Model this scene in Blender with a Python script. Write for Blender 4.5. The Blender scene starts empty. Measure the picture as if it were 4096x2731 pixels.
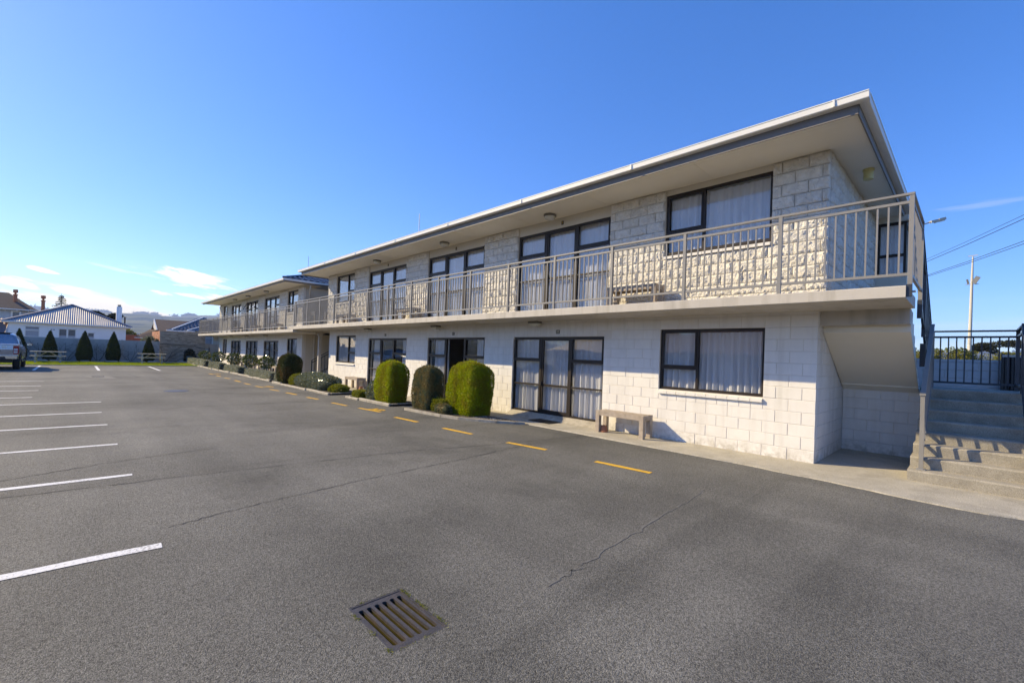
import bpy, bmesh, math, random
import numpy as np
from mathutils import Matrix, Vector, Euler
random.seed(7); RNG = np.random.default_rng(7)
R = math.radians
scene = bpy.context.scene
COL = scene.collection

# ------------------------------------------------------------------ camera
cam_d = bpy.data.cameras.new('camera'); cam = bpy.data.objects.new('camera', cam_d); COL.objects.link(cam)
scene.camera = cam
cam_d.sensor_width = 36.0; cam_d.lens = 1792.36 / 4096 * 36.0
cam_d.shift_x = -132.32 / 4096; cam_d.shift_y = 49.57 / 4096
cam_d.clip_start = 0.05; cam_d.clip_end = 30000
def cam_matrix(yaw, pit, rol, loc):
    f = Vector((math.sin(yaw)*math.cos(pit), math.cos(yaw)*math.cos(pit), math.sin(pit)))
    rt = Vector((math.cos(yaw), -math.sin(yaw), 0)); up = rt.cross(f)
    c, s = math.cos(rol), math.sin(rol)
    r2 = rt*c + up*s; u2 = -rt*s + up*c
    M = Matrix((r2, u2, -f)).transposed().to_4x4(); M.translation = loc
    return M
CAM = Vector((1.8004, -8.184, 1.5505))
cam.matrix_world = cam_matrix(R(-43.678), R(.455), R(2.054), CAM)

# ------------------------------------------------------------------ sun, sky, exposure
SUN_DIR = Vector((1.6, 1.0, -1.06)).normalized()          # the way the light travels
sun_d = bpy.data.lights.new('sun', 'SUN'); sun = bpy.data.objects.new('sun', sun_d); COL.objects.link(sun)
sun_d.energy = 2.0; sun_d.angle = R(.5); sun_d.color = (1.0, .955, .89)
sun.rotation_euler = SUN_DIR.to_track_quat('-Z', 'Y').to_euler(); sun.location = (-30, -20, 30)
world = bpy.data.worlds.new('World'); scene.world = world; world.use_nodes = True
wt = world.node_tree; wt.nodes.clear()
def N(t, kind, **kw):
    n = t.nodes.new(kind)
    for k, v in kw.items():
        if k.startswith('i_'):
            key = k[2:]
            key = int(key) if key.isdigit() else key.replace('_', ' ')
            n.inputs[key].default_value = v
        else: setattr(n, k, v)
    return n
L = lambda t, a, b: t.links.new(a, b)
sky = N(wt, 'ShaderNodeTexSky', sky_type='NISHITA', sun_disc=False)
sky.sun_elevation = math.asin(-SUN_DIR.z); sky.sun_rotation = math.atan2(-SUN_DIR.x, -SUN_DIR.y)
sky.altitude = 0; sky.air_density = .6; sky.dust_density = .1; sky.ozone_density = 6.0
SKY_STRENGTH = .15; HAZE = .0002
def build_world():
    t = wt
    tc = N(t, 'ShaderNodeTexCoord')
    sep = N(t, 'ShaderNodeSeparateXYZ'); L(t, tc.outputs['Generated'], sep.inputs[0])
    # thin cloud streaks low in the sky: noise on the direction projected on a high plane
    def lin(a, b, c):                                          # a*X + b*Y + c*Z of the direction
        d = N(t, 'ShaderNodeVectorMath', operation='DOT_PRODUCT'); d.inputs[1].default_value = (a, b, c); L(t, tc.outputs['Generated'], d.inputs[0]); return d.outputs['Value']
    mp = N(t, 'ShaderNodeCombineXYZ'); L(t, lin(*CL_A), mp.inputs[0]); L(t, lin(*CL_B), mp.inputs[1]); mp.inputs[2].default_value = CL_Z
    nz = N(t, 'ShaderNodeTexNoise', i_Scale=1.0, i_Detail=9.0, i_Roughness=.60, i_Distortion=.9); L(t, mp.outputs[0], nz.inputs['Vector'])
    rp = N(t, 'ShaderNodeMapRange', i_1=CL_T0, i_2=CL_T1); rp.interpolation_type = 'SMOOTHSTEP'; bz = N(t, 'ShaderNodeMath', operation='MULTIPLY_ADD', i_1=-1.5, i_2=.095); L(t, sep.outputs['Z'], bz.inputs[0])
    ba = N(t, 'ShaderNodeMath', operation='ADD'); L(t, nz.outputs['Fac'], ba.inputs[0]); L(t, bz.outputs[0], ba.inputs[1]); L(t, ba.outputs[0], rp.inputs[0])
    # only the lowest twelve degrees or so carry cloud, and most of it to the west
    el = N(t, 'ShaderNodeMapRange', i_1=.135, i_2=.085); el.interpolation_type = 'SMOOTHSTEP'; L(t, sep.outputs['Z'], el.inputs[0])
    az = N(t, 'ShaderNodeMapRange', i_1=-.80, i_2=-.95); az.interpolation_type = 'SMOOTHSTEP'; L(t, sep.outputs['X'], az.inputs[0])
    az2 = N(t, 'ShaderNodeMath', operation='MAXIMUM', i_1=.12); L(t, az.outputs[0], az2.inputs[0])
    m1 = N(t, 'ShaderNodeMath', operation='MULTIPLY'); L(t, rp.outputs[0], m1.inputs[0]); L(t, el.outputs[0], m1.inputs[1])
    m2 = N(t, 'ShaderNodeMath', operation='MULTIPLY'); L(t, m1.outputs[0], m2.inputs[0]); L(t, az2.outputs[0], m2.inputs[1])
    # the few separate clouds that stand in the west
    fac = m2.outputs[0]
    n2 = N(t, 'ShaderNodeTexNoise', i_Scale=3.0, i_Detail=9.0, i_Roughness=.62, i_Distortion=.7); L(t, mp.outputs[0], n2.inputs['Vector'])
    def mth(op, a, b=None, c=None):
        m_ = N(t, 'ShaderNodeMath', operation=op)
        for i, q in enumerate((a, b, c)):
            if q is None: continue
            if isinstance(q, (int, float)): m_.inputs[i].default_value = q
            else: L(t, q, m_.inputs[i])
        return m_.outputs[0]
    for az_, el_, wa, wb, slope, wt_ in CLOUDS:
        a_, e_ = R(az_), R(el_); c_ = Vector((math.sin(a_)*math.cos(e_), math.cos(a_)*math.cos(e_), math.sin(e_)))
        T_ = Vector((math.cos(a_), -math.sin(a_), 0)); U_ = T_.cross(c_); T2 = (T_ + U_*slope).normalized(); U2 = T2.cross(c_).normalized()
        da = mth('MULTIPLY', lin(*T2), 1/wa); db = mth('MULTIPLY', lin(*U2), 1/wb)
        ell = mth('SUBTRACT', 1.0, mth('ADD', mth('MULTIPLY', da, da), mth('MULTIPLY', db, db)))
        den = mth('MULTIPLY_ADD', n2.outputs['Fac'], 3.4, -1.75); den = mth('MULTIPLY_ADD', ell, .8, den)
        den = mth('MULTIPLY', den, mth('GREATER_THAN', lin(*c_), .5))
        mr_ = N(t, 'ShaderNodeMapRange', i_1=.05, i_2=.75); mr_.interpolation_type = 'SMOOTHSTEP'; L(t, den, mr_.inputs[0]); fac = mth('MAXIMUM', fac, mth('MULTIPLY', mr_.outputs[0], wt_))
    gm = N(t, 'ShaderNodeGamma', i_Gamma=SKY_GAMMA); L(t, sky.outputs[0], gm.inputs[0])
    hs = N(t, 'ShaderNodeHueSaturation', i_Hue=SKY_HUE, i_Saturation=SKY_SAT, i_Value=SKY_VAL); L(t, gm.outputs[0], hs.inputs['Color'])
    mx = N(t, 'ShaderNodeMix', data_type='RGBA'); L(t, fac, mx.inputs['Factor']); L(t, hs.outputs[0], mx.inputs[6]); mx.inputs[7].default_value = CLOUD
    bg = N(t, 'ShaderNodeBackground', i_Strength=SKY_STRENGTH); L(t, mx.outputs[2], bg.inputs[0])
    out = N(t, 'ShaderNodeOutputWorld'); L(t, bg.outputs[0], out.inputs['Surface'])
SKY_HUE = .521; SKY_GAMMA = .75; SKY_SAT = 1.38; SKY_VAL = 1.26; CLOUD = (3.2, 3.25, 3.3, 1); CL_A = (1.5, 6.5, 6.0); CL_B = (.4, 4.6, 34.0); CL_Z = 4.4; CLOUDS = ((-82.2, 6.6, .062, .017, -.10, 1.0), (-89.6, 4.1, .075, .010, -.24, 1.0), (-84.6, 4.9, .022, .005, -.12, 1.0), (-82.0, 4.9, .030, .004, -.08, 1.0), (-92.2, 5.9, .018, .004, -.15, 1.0), (-93.5, 4.6, .03, .008, -.2, 1.0), (-.2, 15.2, .085, .006, .01, .09)); CL_T0 = .455; CL_T1 = .57
build_world()
scene.view_settings.view_transform = 'Standard'; scene.view_settings.look = 'None'
scene.view_settings.exposure = 1.75; scene.view_settings.gamma = 1.0
scene.view_settings.use_curve_mapping = False
scene.view_settings.use_white_balance = True; scene.view_settings.white_balance_temperature = 11000; scene.view_settings.white_balance_tint = 3
scene.cycles.max_bounces = 8; scene.cycles.transparent_max_bounces = 12; scene.cycles.volume_bounces = 0
scene.cycles.caustics_reflective = False; scene.cycles.caustics_refractive = False

# ------------------------------------------------------------------ materials
def mat_base(name):
    m = bpy.data.materials.new(name); m.use_nodes = True; t = m.node_tree; t.nodes.clear()
    out = N(t, 'ShaderNodeOutputMaterial'); b = N(t, 'ShaderNodeBsdfPrincipled'); L(t, b.outputs[0], out.inputs[0])
    return m, t, b, out
def pmat(name, col, rough=.7, var=.12, scale=6.0, bump=0.0, bscale=60.0, metal=0.0, spec=.4, grime=0.0, gcol=(.1, .09, .07), gscale=.9, island=0.0, fine=0.0, bdist=.01, streak=0.0, splash=0.0, orand=0.0):
    """noise-varied painted / mineral surface, coordinates in the world so nothing repeats"""
    m, t, b, out = mat_base(name)
    geo = N(t, 'ShaderNodeNewGeometry')
    n1 = N(t, 'ShaderNodeTexNoise', i_Scale=scale, i_Detail=6.0, i_Roughness=.6); L(t, geo.outputs['Position'], n1.inputs['Vector'])
    mr = N(t, 'ShaderNodeMapRange', i_1=.25, i_2=.75, i_3=1 - var, i_4=1 + var); L(t, n1.outputs['Fac'], mr.inputs[0])
    val = mr.outputs[0]
    if island:
        ir = N(t, 'ShaderNodeMapRange', i_3=1 - island, i_4=1 + island); L(t, geo.outputs['Random Per Island'], ir.inputs[0])
        mm = N(t, 'ShaderNodeMath', operation='MULTIPLY'); L(t, val, mm.inputs[0]); L(t, ir.outputs[0], mm.inputs[1]); val = mm.outputs[0]
    if fine:
        n3 = N(t, 'ShaderNodeTexNoise', i_Scale=bscale, i_Detail=3.0); L(t, geo.outputs['Position'], n3.inputs['Vector'])
        fr = N(t, 'ShaderNodeMapRange', i_1=.3, i_2=.7, i_3=1 - fine, i_4=1 + fine); L(t, n3.outputs['Fac'], fr.inputs[0])
        mm = N(t, 'ShaderNodeMath', operation='MULTIPLY'); L(t, val, mm.inputs[0]); L(t, fr.outputs[0], mm.inputs[1]); val = mm.outputs[0]
    if orand:                                                   # every block took the paint a little differently
        oi = N(t, 'ShaderNodeObjectInfo'); rr = N(t, 'ShaderNodeMapRange', i_3=1 - orand, i_4=1 + orand); L(t, oi.outputs['Random'], rr.inputs[0])
        mm = N(t, 'ShaderNodeMath', operation='MULTIPLY'); L(t, val, mm.inputs[0]); L(t, rr.outputs[0], mm.inputs[1]); val = mm.outputs[0]
    hv = N(t, 'ShaderNodeVectorMath', operation='SCALE'); hv.inputs[0].default_value = col[:3]; L(t, val, hv.inputs['Scale'])
    c = hv.outputs[0]
    if grime:
        n2 = N(t, 'ShaderNodeTexNoise', i_Scale=gscale, i_Detail=8.0, i_Roughness=.65); L(t, geo.outputs['Position'], n2.inputs['Vector'])
        g = N(t, 'ShaderNodeMapRange', i_1=.48, i_2=.78, i_3=0.0, i_4=grime); L(t, n2.outputs['Fac'], g.inputs[0])
        mx = N(t, 'ShaderNodeMix', data_type='RGBA'); L(t, g.outputs[0], mx.inputs['Factor']); L(t, c, mx.inputs[6]); mx.inputs[7].default_value = (*gcol, 1); c = mx.outputs[2]
    if streak or splash:
        mpn = N(t, 'ShaderNodeMapping'); mpn.inputs['Scale'].default_value = (5.0, 5.0, .45); L(t, geo.outputs['Position'], mpn.inputs['Vector'])
        ns = N(t, 'ShaderNodeTexNoise', i_Scale=1.0, i_Detail=7.0, i_Roughness=.6); L(t, mpn.outputs[0], ns.inputs['Vector'])
        sr = N(t, 'ShaderNodeMapRange', i_1=.50, i_2=.72, i_3=0.0, i_4=streak); L(t, ns.outputs['Fac'], sr.inputs[0]); fac = sr.outputs[0]
        if splash:                                              # rain splash and moss along the foot of the wall
            sz = N(t, 'ShaderNodeSeparateXYZ'); L(t, geo.outputs['Position'], sz.inputs[0])
            zr = N(t, 'ShaderNodeMapRange', i_1=.30, i_2=0.0, i_3=0.0, i_4=splash); L(t, sz.outputs['Z'], zr.inputs[0])
            nn = N(t, 'ShaderNodeTexNoise', i_Scale=7.0, i_Detail=8.0, i_Roughness=.7); L(t, geo.outputs['Position'], nn.inputs['Vector'])
            nr = N(t, 'ShaderNodeMapRange', i_1=.40, i_2=.62); L(t, nn.outputs['Fac'], nr.inputs[0])
            ml = N(t, 'ShaderNodeMath', operation='MULTIPLY'); L(t, zr.outputs[0], ml.inputs[0]); L(t, nr.outputs[0], ml.inputs[1])
            mm = N(t, 'ShaderNodeMath', operation='MAXIMUM'); L(t, fac, mm.inputs[0]); L(t, ml.outputs[0], mm.inputs[1]); fac = mm.outputs[0]
        mx = N(t, 'ShaderNodeMix', data_type='RGBA'); L(t, fac, mx.inputs['Factor']); L(t, c, mx.inputs[6]); mx.inputs[7].default_value = (gcol[0]*.9, gcol[1]*.9, gcol[2]*.85, 1); c = mx.outputs[2]
    L(t, c, b.inputs['Base Color'])
    b.inputs['Roughness'].default_value = rough; b.inputs['Metallic'].default_value = metal; b.inputs['Specular IOR Level'].default_value = spec
    if bump:
        nb = N(t, 'ShaderNodeTexNoise', i_Scale=bscale, i_Detail=5.0, i_Roughness=.6); L(t, geo.outputs['Position'], nb.inputs['Vector'])
        bp = N(t, 'ShaderNodeBump', i_Strength=bump, i_Distance=bdist); L(t, nb.outputs['Fac'], bp.inputs['Height']); L(t, bp.outputs[0], b.inputs['Normal'])
    return m
def leafmat(name, c1, c2, rough=.5, trans=.25, spec=.3, c3=None, pscale=1.3):
    m, t, b, out = mat_base(name)
    geo = N(t, 'ShaderNodeNewGeometry')
    mx = N(t, 'ShaderNodeMix', data_type='RGBA'); L(t, geo.outputs['Random Per Island'], mx.inputs['Factor']); mx.inputs[6].default_value = (*c1, 1); mx.inputs[7].default_value = (*c2, 1)
    c = mx.outputs[2]
    if c3:
        n1 = N(t, 'ShaderNodeTexNoise', i_Scale=pscale, i_Detail=4.0); L(t, geo.outputs['Position'], n1.inputs['Vector'])
        mr = N(t, 'ShaderNodeMapRange', i_1=.47, i_2=.60); L(t, n1.outputs['Fac'], mr.inputs[0])
        m3 = N(t, 'ShaderNodeMix', data_type='RGBA'); L(t, mr.outputs[0], m3.inputs['Factor']); L(t, c, m3.inputs[6]); m3.inputs[7].default_value = (*c3, 1); c = m3.outputs[2]
    L(t, c, b.inputs['Base Color']); b.inputs['Roughness'].default_value = rough; b.inputs['Specular IOR Level'].default_value = spec
    tr = N(t, 'ShaderNodeBsdfTranslucent'); L(t, c, tr.inputs[0])
    ms = N(t, 'ShaderNodeMixShader', i_0=trans); L(t, b.outputs[0], ms.inputs[1]); L(t, tr.outputs[0], ms.inputs[2]); L(t, ms.outputs[0], out.inputs[0])
    return m
def glassmat(name, tint=(1, 1, 1), refl=1.0, ior=1.5, base=.0):
    m, t, b, out = mat_base(name); t.nodes.remove(b)
    fr = N(t, 'ShaderNodeFresnel')
    gb = N(t, 'ShaderNodeNewGeometry'); io = N(t, 'ShaderNodeMapRange', i_3=ior, i_4=1/ior); L(t, gb.outputs['Backfacing'], io.inputs[0]); L(t, io.outputs[0], fr.inputs['IOR'])
    ad = N(t, 'ShaderNodeMath', operation='MULTIPLY_ADD', i_1=refl, i_2=base); ad.use_clamp = True; L(t, fr.outputs[0], ad.inputs[0])
    geo = N(t, 'ShaderNodeNewGeometry'); nz = N(t, 'ShaderNodeTexNoise', i_Scale=1.6, i_Detail=1.0); L(t, geo.outputs['Position'], nz.inputs['Vector'])
    bp = N(t, 'ShaderNodeBump', i_Strength=.12, i_Distance=.02); L(t, nz.outputs['Fac'], bp.inputs['Height'])
    tp = N(t, 'ShaderNodeBsdfTransparent', i_0=(*tint, 1)); gl = N(t, 'ShaderNodeBsdfGlossy', i_Roughness=0.0); L(t, bp.outputs[0], gl.inputs['Normal'])
    ms = N(t, 'ShaderNodeMixShader'); L(t, ad.outputs[0], ms.inputs[0]); L(t, tp.outputs[0], ms.inputs[1]); L(t, gl.outputs[0], ms.inputs[2]); L(t, ms.outputs[0], out.inputs[0])
    return m
def clothmat(name, col, trans=.35):
    m, t, b, out = mat_base(name); b.inputs['Base Color'].default_value = (*col, 1); b.inputs['Roughness'].default_value = .95; b.inputs['Specular IOR Level'].default_value = .05
    tr = N(t, 'ShaderNodeBsdfTranslucent', i_0=(*col, 1)); ms = N(t, 'ShaderNodeMixShader', i_0=trans)
    L(t, b.outputs[0], ms.inputs[1]); L(t, tr.outputs[0], ms.inputs[2]); L(t, ms.outputs[0], out.inputs[0])
    return m
def asphaltmat():
    m, t, b, out = mat_base('asphalt')
    geo = N(t, 'ShaderNodeNewGeometry'); P = geo.outputs['Position']
    vo = N(t, 'ShaderNodeTexVoronoi', i_Scale=185.0, i_Randomness=1.0); L(t, P, vo.inputs['Vector'])
    st = N(t, 'ShaderNodeMapRange', i_1=0.0, i_2=1.0, i_3=.40, i_4=1.65)
    sepc = N(t, 'ShaderNodeSeparateColor'); L(t, vo.outputs['Color'], sepc.inputs[0]); L(t, sepc.outputs[0], st.inputs[0])
    nf = N(t, 'ShaderNodeTexNoise', i_Scale=38.0, i_Detail=6.0, i_Roughness=.7); L(t, P, nf.inputs['Vector'])
    nfr = N(t, 'ShaderNodeMapRange', i_1=.3, i_2=.7, i_3=.68, i_4=1.34); L(t, nf.outputs['Fac'], nfr.inputs[0])
    nl = N(t, 'ShaderNodeTexNoise', i_Scale=.35, i_Detail=5.0, i_Roughness=.62); L(t, P, nl.inputs['Vector'])
    nlr = N(t, 'ShaderNodeMapRange', i_1=.3, i_2=.7, i_3=.70, i_4=1.30); L(t, nl.outputs['Fac'], nlr.inputs[0])
    # roller lanes and patched strips run along the building
    mp = N(t, 'ShaderNodeMapping'); mp.inputs['Scale'].default_value = (.06, 1.1, 1); L(t, P, mp.inputs['Vector'])
    nw = N(t, 'ShaderNodeTexNoise', i_Scale=1.0, i_Detail=4.0); L(t, mp.outputs[0], nw.inputs['Vector'])
    nwr = N(t, 'ShaderNodeMapRange', i_1=.35, i_2=.65, i_3=.88, i_4=1.12); L(t, nw.outputs['Fac'], nwr.inputs[0])
    nd = N(t, 'ShaderNodeTexNoise', i_Scale=.62, i_Detail=9.0, i_Roughness=.7, i_Distortion=.6); L(t, P, nd.inputs['Vector'])
    ndr = N(t, 'ShaderNodeMapRange', i_1=.55, i_2=.70, i_3=1.0, i_4=.74); L(t, nd.outputs['Fac'], ndr.inputs[0])   # damp, oily places
    mq = N(t, 'ShaderNodeMapping'); mq.inputs['Scale'].default_value = (1.3, .10, 1); mq.inputs['Rotation'].default_value = (0, 0, R(14)); L(t, P, mq.inputs['Vector'])
    nt = N(t, 'ShaderNodeTexNoise', i_Scale=1.0, i_Detail=3.0); L(t, mq.outputs[0], nt.inputs['Vector'])
    ntr = N(t, 'ShaderNodeMapRange', i_1=.56, i_2=.66, i_3=1.0, i_4=.84); L(t, nt.outputs['Fac'], ntr.inputs[0])   # tyre tracks in and out of the bays
    a = st.outputs[0]
    for o in (nfr, nlr, nwr, ndr, ntr):
        mm = N(t, 'ShaderNodeMath', operation='MULTIPLY'); L(t, a, mm.inputs[0]); L(t, o.outputs[0], mm.inputs[1]); a = mm.outputs[0]
    hv = N(t, 'ShaderNodeVectorMath', operation='SCALE'); hv.inputs[0].default_value = ASPHALT; L(t, a, hv.inputs['Scale'])
    # pale scuffs and a few oil spots
    ns = N(t, 'ShaderNodeTexNoise', i_Scale=1.7, i_Detail=9.0, i_Roughness=.75); L(t, P, ns.inputs['Vector'])
    nsr = N(t, 'ShaderNodeMapRange', i_1=.60, i_2=.76, i_3=0, i_4=.40); L(t, ns.outputs['Fac'], nsr.inputs[0])
    mx = N(t, 'ShaderNodeMix', data_type='RGBA'); L(t, nsr.outputs[0], mx.inputs['Factor']); L(t, hv.outputs[0], mx.inputs[6]); mx.inputs[7].default_value = (.24, .235, .22, 1)
    L(t, mx.outputs[2], b.inputs['Base Color']); b.inputs['Roughness'].default_value = .8; b.inputs['Specular IOR Level'].default_value = .28
    ad = N(t, 'ShaderNodeMath', operation='MULTIPLY_ADD', i_1=-.5); L(t, vo.outputs['Distance'], ad.inputs[0]); L(t, nf.outputs['Fac'], ad.inputs[2])
    bp = N(t, 'ShaderNodeBump', i_Strength=.9, i_Distance=.008); L(t, ad.outputs[0], bp.inputs['Height']); L(t, bp.outputs[0], b.inputs['Normal'])
    return m
ASPHALT = (.142, .138, .122)
def paintmat(name, col, wear=.35):
    m, t, b, out = mat_base(name)
    geo = N(t, 'ShaderNodeNewGeometry'); P = geo.outputs['Position']
    nf = N(t, 'ShaderNodeTexNoise', i_Scale=55.0, i_Detail=6.0, i_Roughness=.7); L(t, P, nf.inputs['Vector'])
    nb = N(t, 'ShaderNodeTexNoise', i_Scale=3.0, i_Detail=6.0, i_Roughness=.7); L(t, P, nb.inputs['Vector'])
    sm = N(t, 'ShaderNodeMath', operation='MULTIPLY_ADD', i_1=.55); L(t, nb.outputs['Fac'], sm.inputs[0]); L(t, nf.outputs['Fac'], sm.inputs[2])
    w = N(t, 'ShaderNodeMapRange', i_1=.80, i_2=.96, i_3=0, i_4=wear); L(t, sm.outputs[0], w.inputs[0])
    mx = N(t, 'ShaderNodeMix', data_type='RGBA'); L(t, w.outputs[0], mx.inputs['Factor']); mx.inputs[6].default_value = (*col, 1); mx.inputs[7].default_value = (.12, .115, .11, 1)
    L(t, mx.outputs[2], b.inputs['Base Color']); b.inputs['Roughness'].default_value = .7; b.inputs['Specular IOR Level'].default_value = .3
    bp = N(t, 'ShaderNodeBump', i_Strength=.8, i_Distance=.006); L(t, nf.outputs['Fac'], bp.inputs['Height']); L(t, bp.outputs[0], b.inputs['Normal'])
    return m
M = {}
M['block'] = pmat('painted_block', (.775, .745, .70), .75, .05, 3.0, .25, 160.0, grime=.14, gcol=(.42, .38, .32), gscale=1.4, bdist=.004, streak=.25, splash=.8, orand=.015)
M['blockjoint'] = pmat('painted_mortar', (.70, .65, .585), .8, .05, 3.0, .2, 120.0)
M['split'] = pmat('split_face_block', (.74, .70, .63), .85, .14, 9.0, 1.0, 55.0, grime=.22, gcol=(.30, .27, .23), gscale=6.0, bdist=.02, orand=.06)
M['splitjoint'] = pmat('split_mortar', (.55, .50, .43), .9, .08, 5.0, .2, 90.0)
M['panel'] = pmat('painted_lintel_board', (.64, .59, .50), .6, .04, 2.0, .08, 90.0)
M['soffit'] = pmat('soffit_paint', (.80, .745, .63), .8, .04, 1.2, .05, 90.0, grime=.08, gcol=(.4, .35, .27), gscale=.5)
M['slab'] = pmat('painted_slab_edge', (.52, .48, .425), .75, .06, 2.5, .25, 70.0, grime=.28, gcol=(.27, .24, .20), gscale=1.1, streak=.45)
M['gutter'] = pmat('white_gutter', (.80, .79, .75), .35, .03, 2.0, grime=.10, gcol=(.5, .47, .4), gscale=2.0)
M['fascia'] = pmat('taupe_fascia', (.19, .17, .155), .5, .05, 2.0)
M['rail'] = pmat('taupe_rail_paint', (.245, .235, .222), .42, .06, 5.0, grime=.15, gcol=(.33, .29, .24), gscale=5.0)
M['darkrail'] = pmat('blue_black_rail', (.045, .05, .06), .35, .08, 5.0)  # second, blue-black rail colour for stair rails and post brackets
M['bronze'] = pmat('bronze_aluminium', (.026, .018, .014), .45, .10, 6.0, spec=.3)
M['glass'] = glassmat('window_glass', (.985, .99, .995), 1.1, 1.5, .008)
M['curtain'] = clothmat('net_curtain', (.92, .92, .93), .38)
M['dark'] = pmat('dark_interior', (.10, .095, .09), .9, .1, 2.0)
M['concrete'] = pmat('path_concrete', (.42, .385, .315), .85, .18, 2.2, .6, 75.0, grime=.55, gcol=(.20, .175, .135), gscale=1.9, fine=.32, bdist=.006)
M['stair'] = pmat('stair_concrete', (.36, .325, .265), .88, .16, 3.0, .45, 95.0, grime=.55, gcol=(.13, .115, .09), gscale=3.4, fine=.28, bdist=.006)
M['asphalt'] = asphaltmat()
M['white'] = paintmat('white_line_paint', (.78, .78, .76), .8)
M['yellow'] = paintmat('yellow_line_paint', (.80, .45, .05), .75)
M['wood'] = pmat('weathered_wood', (.40, .33, .265), .8, .22, 9.0, .35, 45.0, grime=.45, gcol=(.22, .15, .10), gscale=5.0)
M['palewood'] = pmat('grey_table_wood', (.46, .42, .34), .8, .18, 9.0, .3, 50.0)
M['terra'] = pmat('terracotta', (.47, .17, .085), .8, .15, 12.0, .2, 90.0)
M['rubber'] = pmat('black_rubber', (.02, .02, .02), .8, .15, 20.0)
M['iron'] = pmat('cast_iron', (.092, .084, .082), .45, .25, 18.0, .5, 90.0, metal=.35, grime=.6, gcol=(.16, .10, .06), gscale=9.0)
M['mud'] = pmat('slimy_grate_cheek', (.034, .027, .007), .9, .3, 22.0, .5, 60.0, spec=.03, grime=.5, gcol=(.03, .03, .008), gscale=14.0)
M['kerb'] = pmat('edging_concrete', (.40, .36, .295), .85, .2, 8.0, .5, 70.0, grime=.75, gcol=(.16, .135, .10), gscale=5.0, fine=.3)
M['soil'] = pmat('bed_soil', (.055, .042, .032), .95, .35, 12.0, .9, 40.0, fine=.35)
M['yew_gold'] = leafmat('golden_clipped_foliage', (.23, .29, .014), (.44, .47, .03), .55, .36, .25, (.310, .290, .028), 4.0)
M['yew_dark'] = leafmat('dull_clipped_foliage', (.17, .155, .062), (.32, .235, .10), .6, .25, .2, (.13, .155, .085), 5.0)
M['yew_edge'] = leafmat('dark_clipped_foliage_browned', (.040, .055, .014), (.090, .095, .026), .6, .2, .2, (.150, .100, .034), 1.4)
M['hedge'] = leafmat('grey_green_hedge_leaf', (.19, .205, .135), (.42, .42, .31), .5, .25, .35)
M['camellia'] = leafmat('glossy_camellia_leaf', (.055, .085, .012), (.125, .155, .026), .22, .15, .9)
M['bushleaf'] = leafmat('glossy_silver_green_leaf', (.11, .13, .05), (.33, .34, .22), .16, .15, 1.0)
M['lime'] = leafmat('lime_shrub_leaf', (.15, .17, .016), (.29, .28, .03), .5, .3, .3)
M['cypress'] = leafmat('dark_cypress_foliage', (.034, .048, .016), (.080, .095, .026), .7, .15, .1)
M['spruce'] = leafmat('spruce_needle', (.018, .025, .017), (.045, .055, .035), .7, .15, .1)
M['pine'] = leafmat('macrocarpa_foliage', (.022, .028, .014), (.058, .060, .030), .7, .15, .1)
M['scrub'] = leafmat('coastal_scrub_leaf', (.13, .15, .03), (.30, .27, .07), .6, .35, .2)
M['bark'] = pmat('bark', (.11, .09, .07), .9, .3, 14.0, .6, 40.0)
M['grass'] = leafmat('lawn_blade', (.19, .26, .014), (.33, .38, .03), .55, .4, .2)
M['turf'] = pmat('lawn_soil', (.20, .25, .025), .9, .25, 6.0, .5, 50.0)
M['whitewall'] = pmat('white_render', (.90, .90, .88), .8, .04, 1.5, .3, 60.0)
M['cream'] = pmat('cream_plaster', (.62, .555, .455), .8, .04, 1.5, .15, 60.0)
M['tin'] = pmat('silver_corrugated_iron', (.36, .345, .335), .5, .18, 1.2, metal=.25, grime=.35, gcol=(.22, .15, .14), gscale=3.0)
M['tincap'] = pmat('blue_ridge_cap', (.085, .105, .16), .5, .1, 3.0)
M['browntile'] = pmat('brown_roof_tile', (.12, .075, .055), .8, .25, 5.0, .4, 30.0)
M['bluetile'] = pmat('blue_black_roof_tile', (.030, .038, .058), .33, .2, 4.0, spec=.6)
M['redtile'] = pmat('red_roof_tile', (.30, .13, .085), .6, .25, 5.0)
M['brickbrown'] = pmat('brown_brick', (.40, .335, .265), .85, .10, 3.0, .3, 60.0, island=.28)
M['brickorange'] = pmat('orange_brick', (.46, .19, .11), .85, .12, 3.0, .3, 60.0, island=.18)
M['mortar'] = pmat('brick_mortar', (.34, .29, .235), .9, .1, 5.0)
M['fence'] = pmat('grey_painted_fence', (.42, .435, .42), .75, .08, 3.0, .15, 40.0, grime=.25, gcol=(.30, .30, .28), gscale=2.0)
M['weatherboard'] = pmat('grey_weatherboard', (.60, .62, .62), .7, .04, 2.0)
M['rearwall'] = pmat('pale_grey_block', (.62, .63, .635), .8, .05, 2.5, .2, 90.0)
M['concpole'] = pmat('concrete_pole', (.56, .52, .45), .8, .1, 2.0, .2, 30.0)
M['steel'] = pmat('galvanised_steel', (.42, .42, .42), .45, .1, 5.0, metal=.6)
M['lampbase'] = pmat('grey_light_base', (.17, .16, .14), .5, .05, 4.0)
M['diffuser'] = pmat('frosted_diffuser', (.60, .59, .54), .25, .05, 8.0)
M['drum'] = pmat('yellowed_drum_shade', (.62, .55, .26), .6, .05, 8.0)
M['plate'] = pmat('black_number_plate', (.012, .011, .010), .4, .05, 8.0)
M['digit'] = pmat('cream_digit', (.66, .63, .54), .6, .03, 8.0)
M['gold'] = pmat('gold_digit', (.42, .30, .09), .5, .03, 8.0)
M['carpaint'] = pmat('silver_car_paint', (.36, .38, .41), .25, .02, 2.0, metal=.75, spec=.6)
M['carglass'] = pmat('tinted_car_glass', (.035, .045, .05), .05, .05, 2.0, spec=.9)
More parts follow.
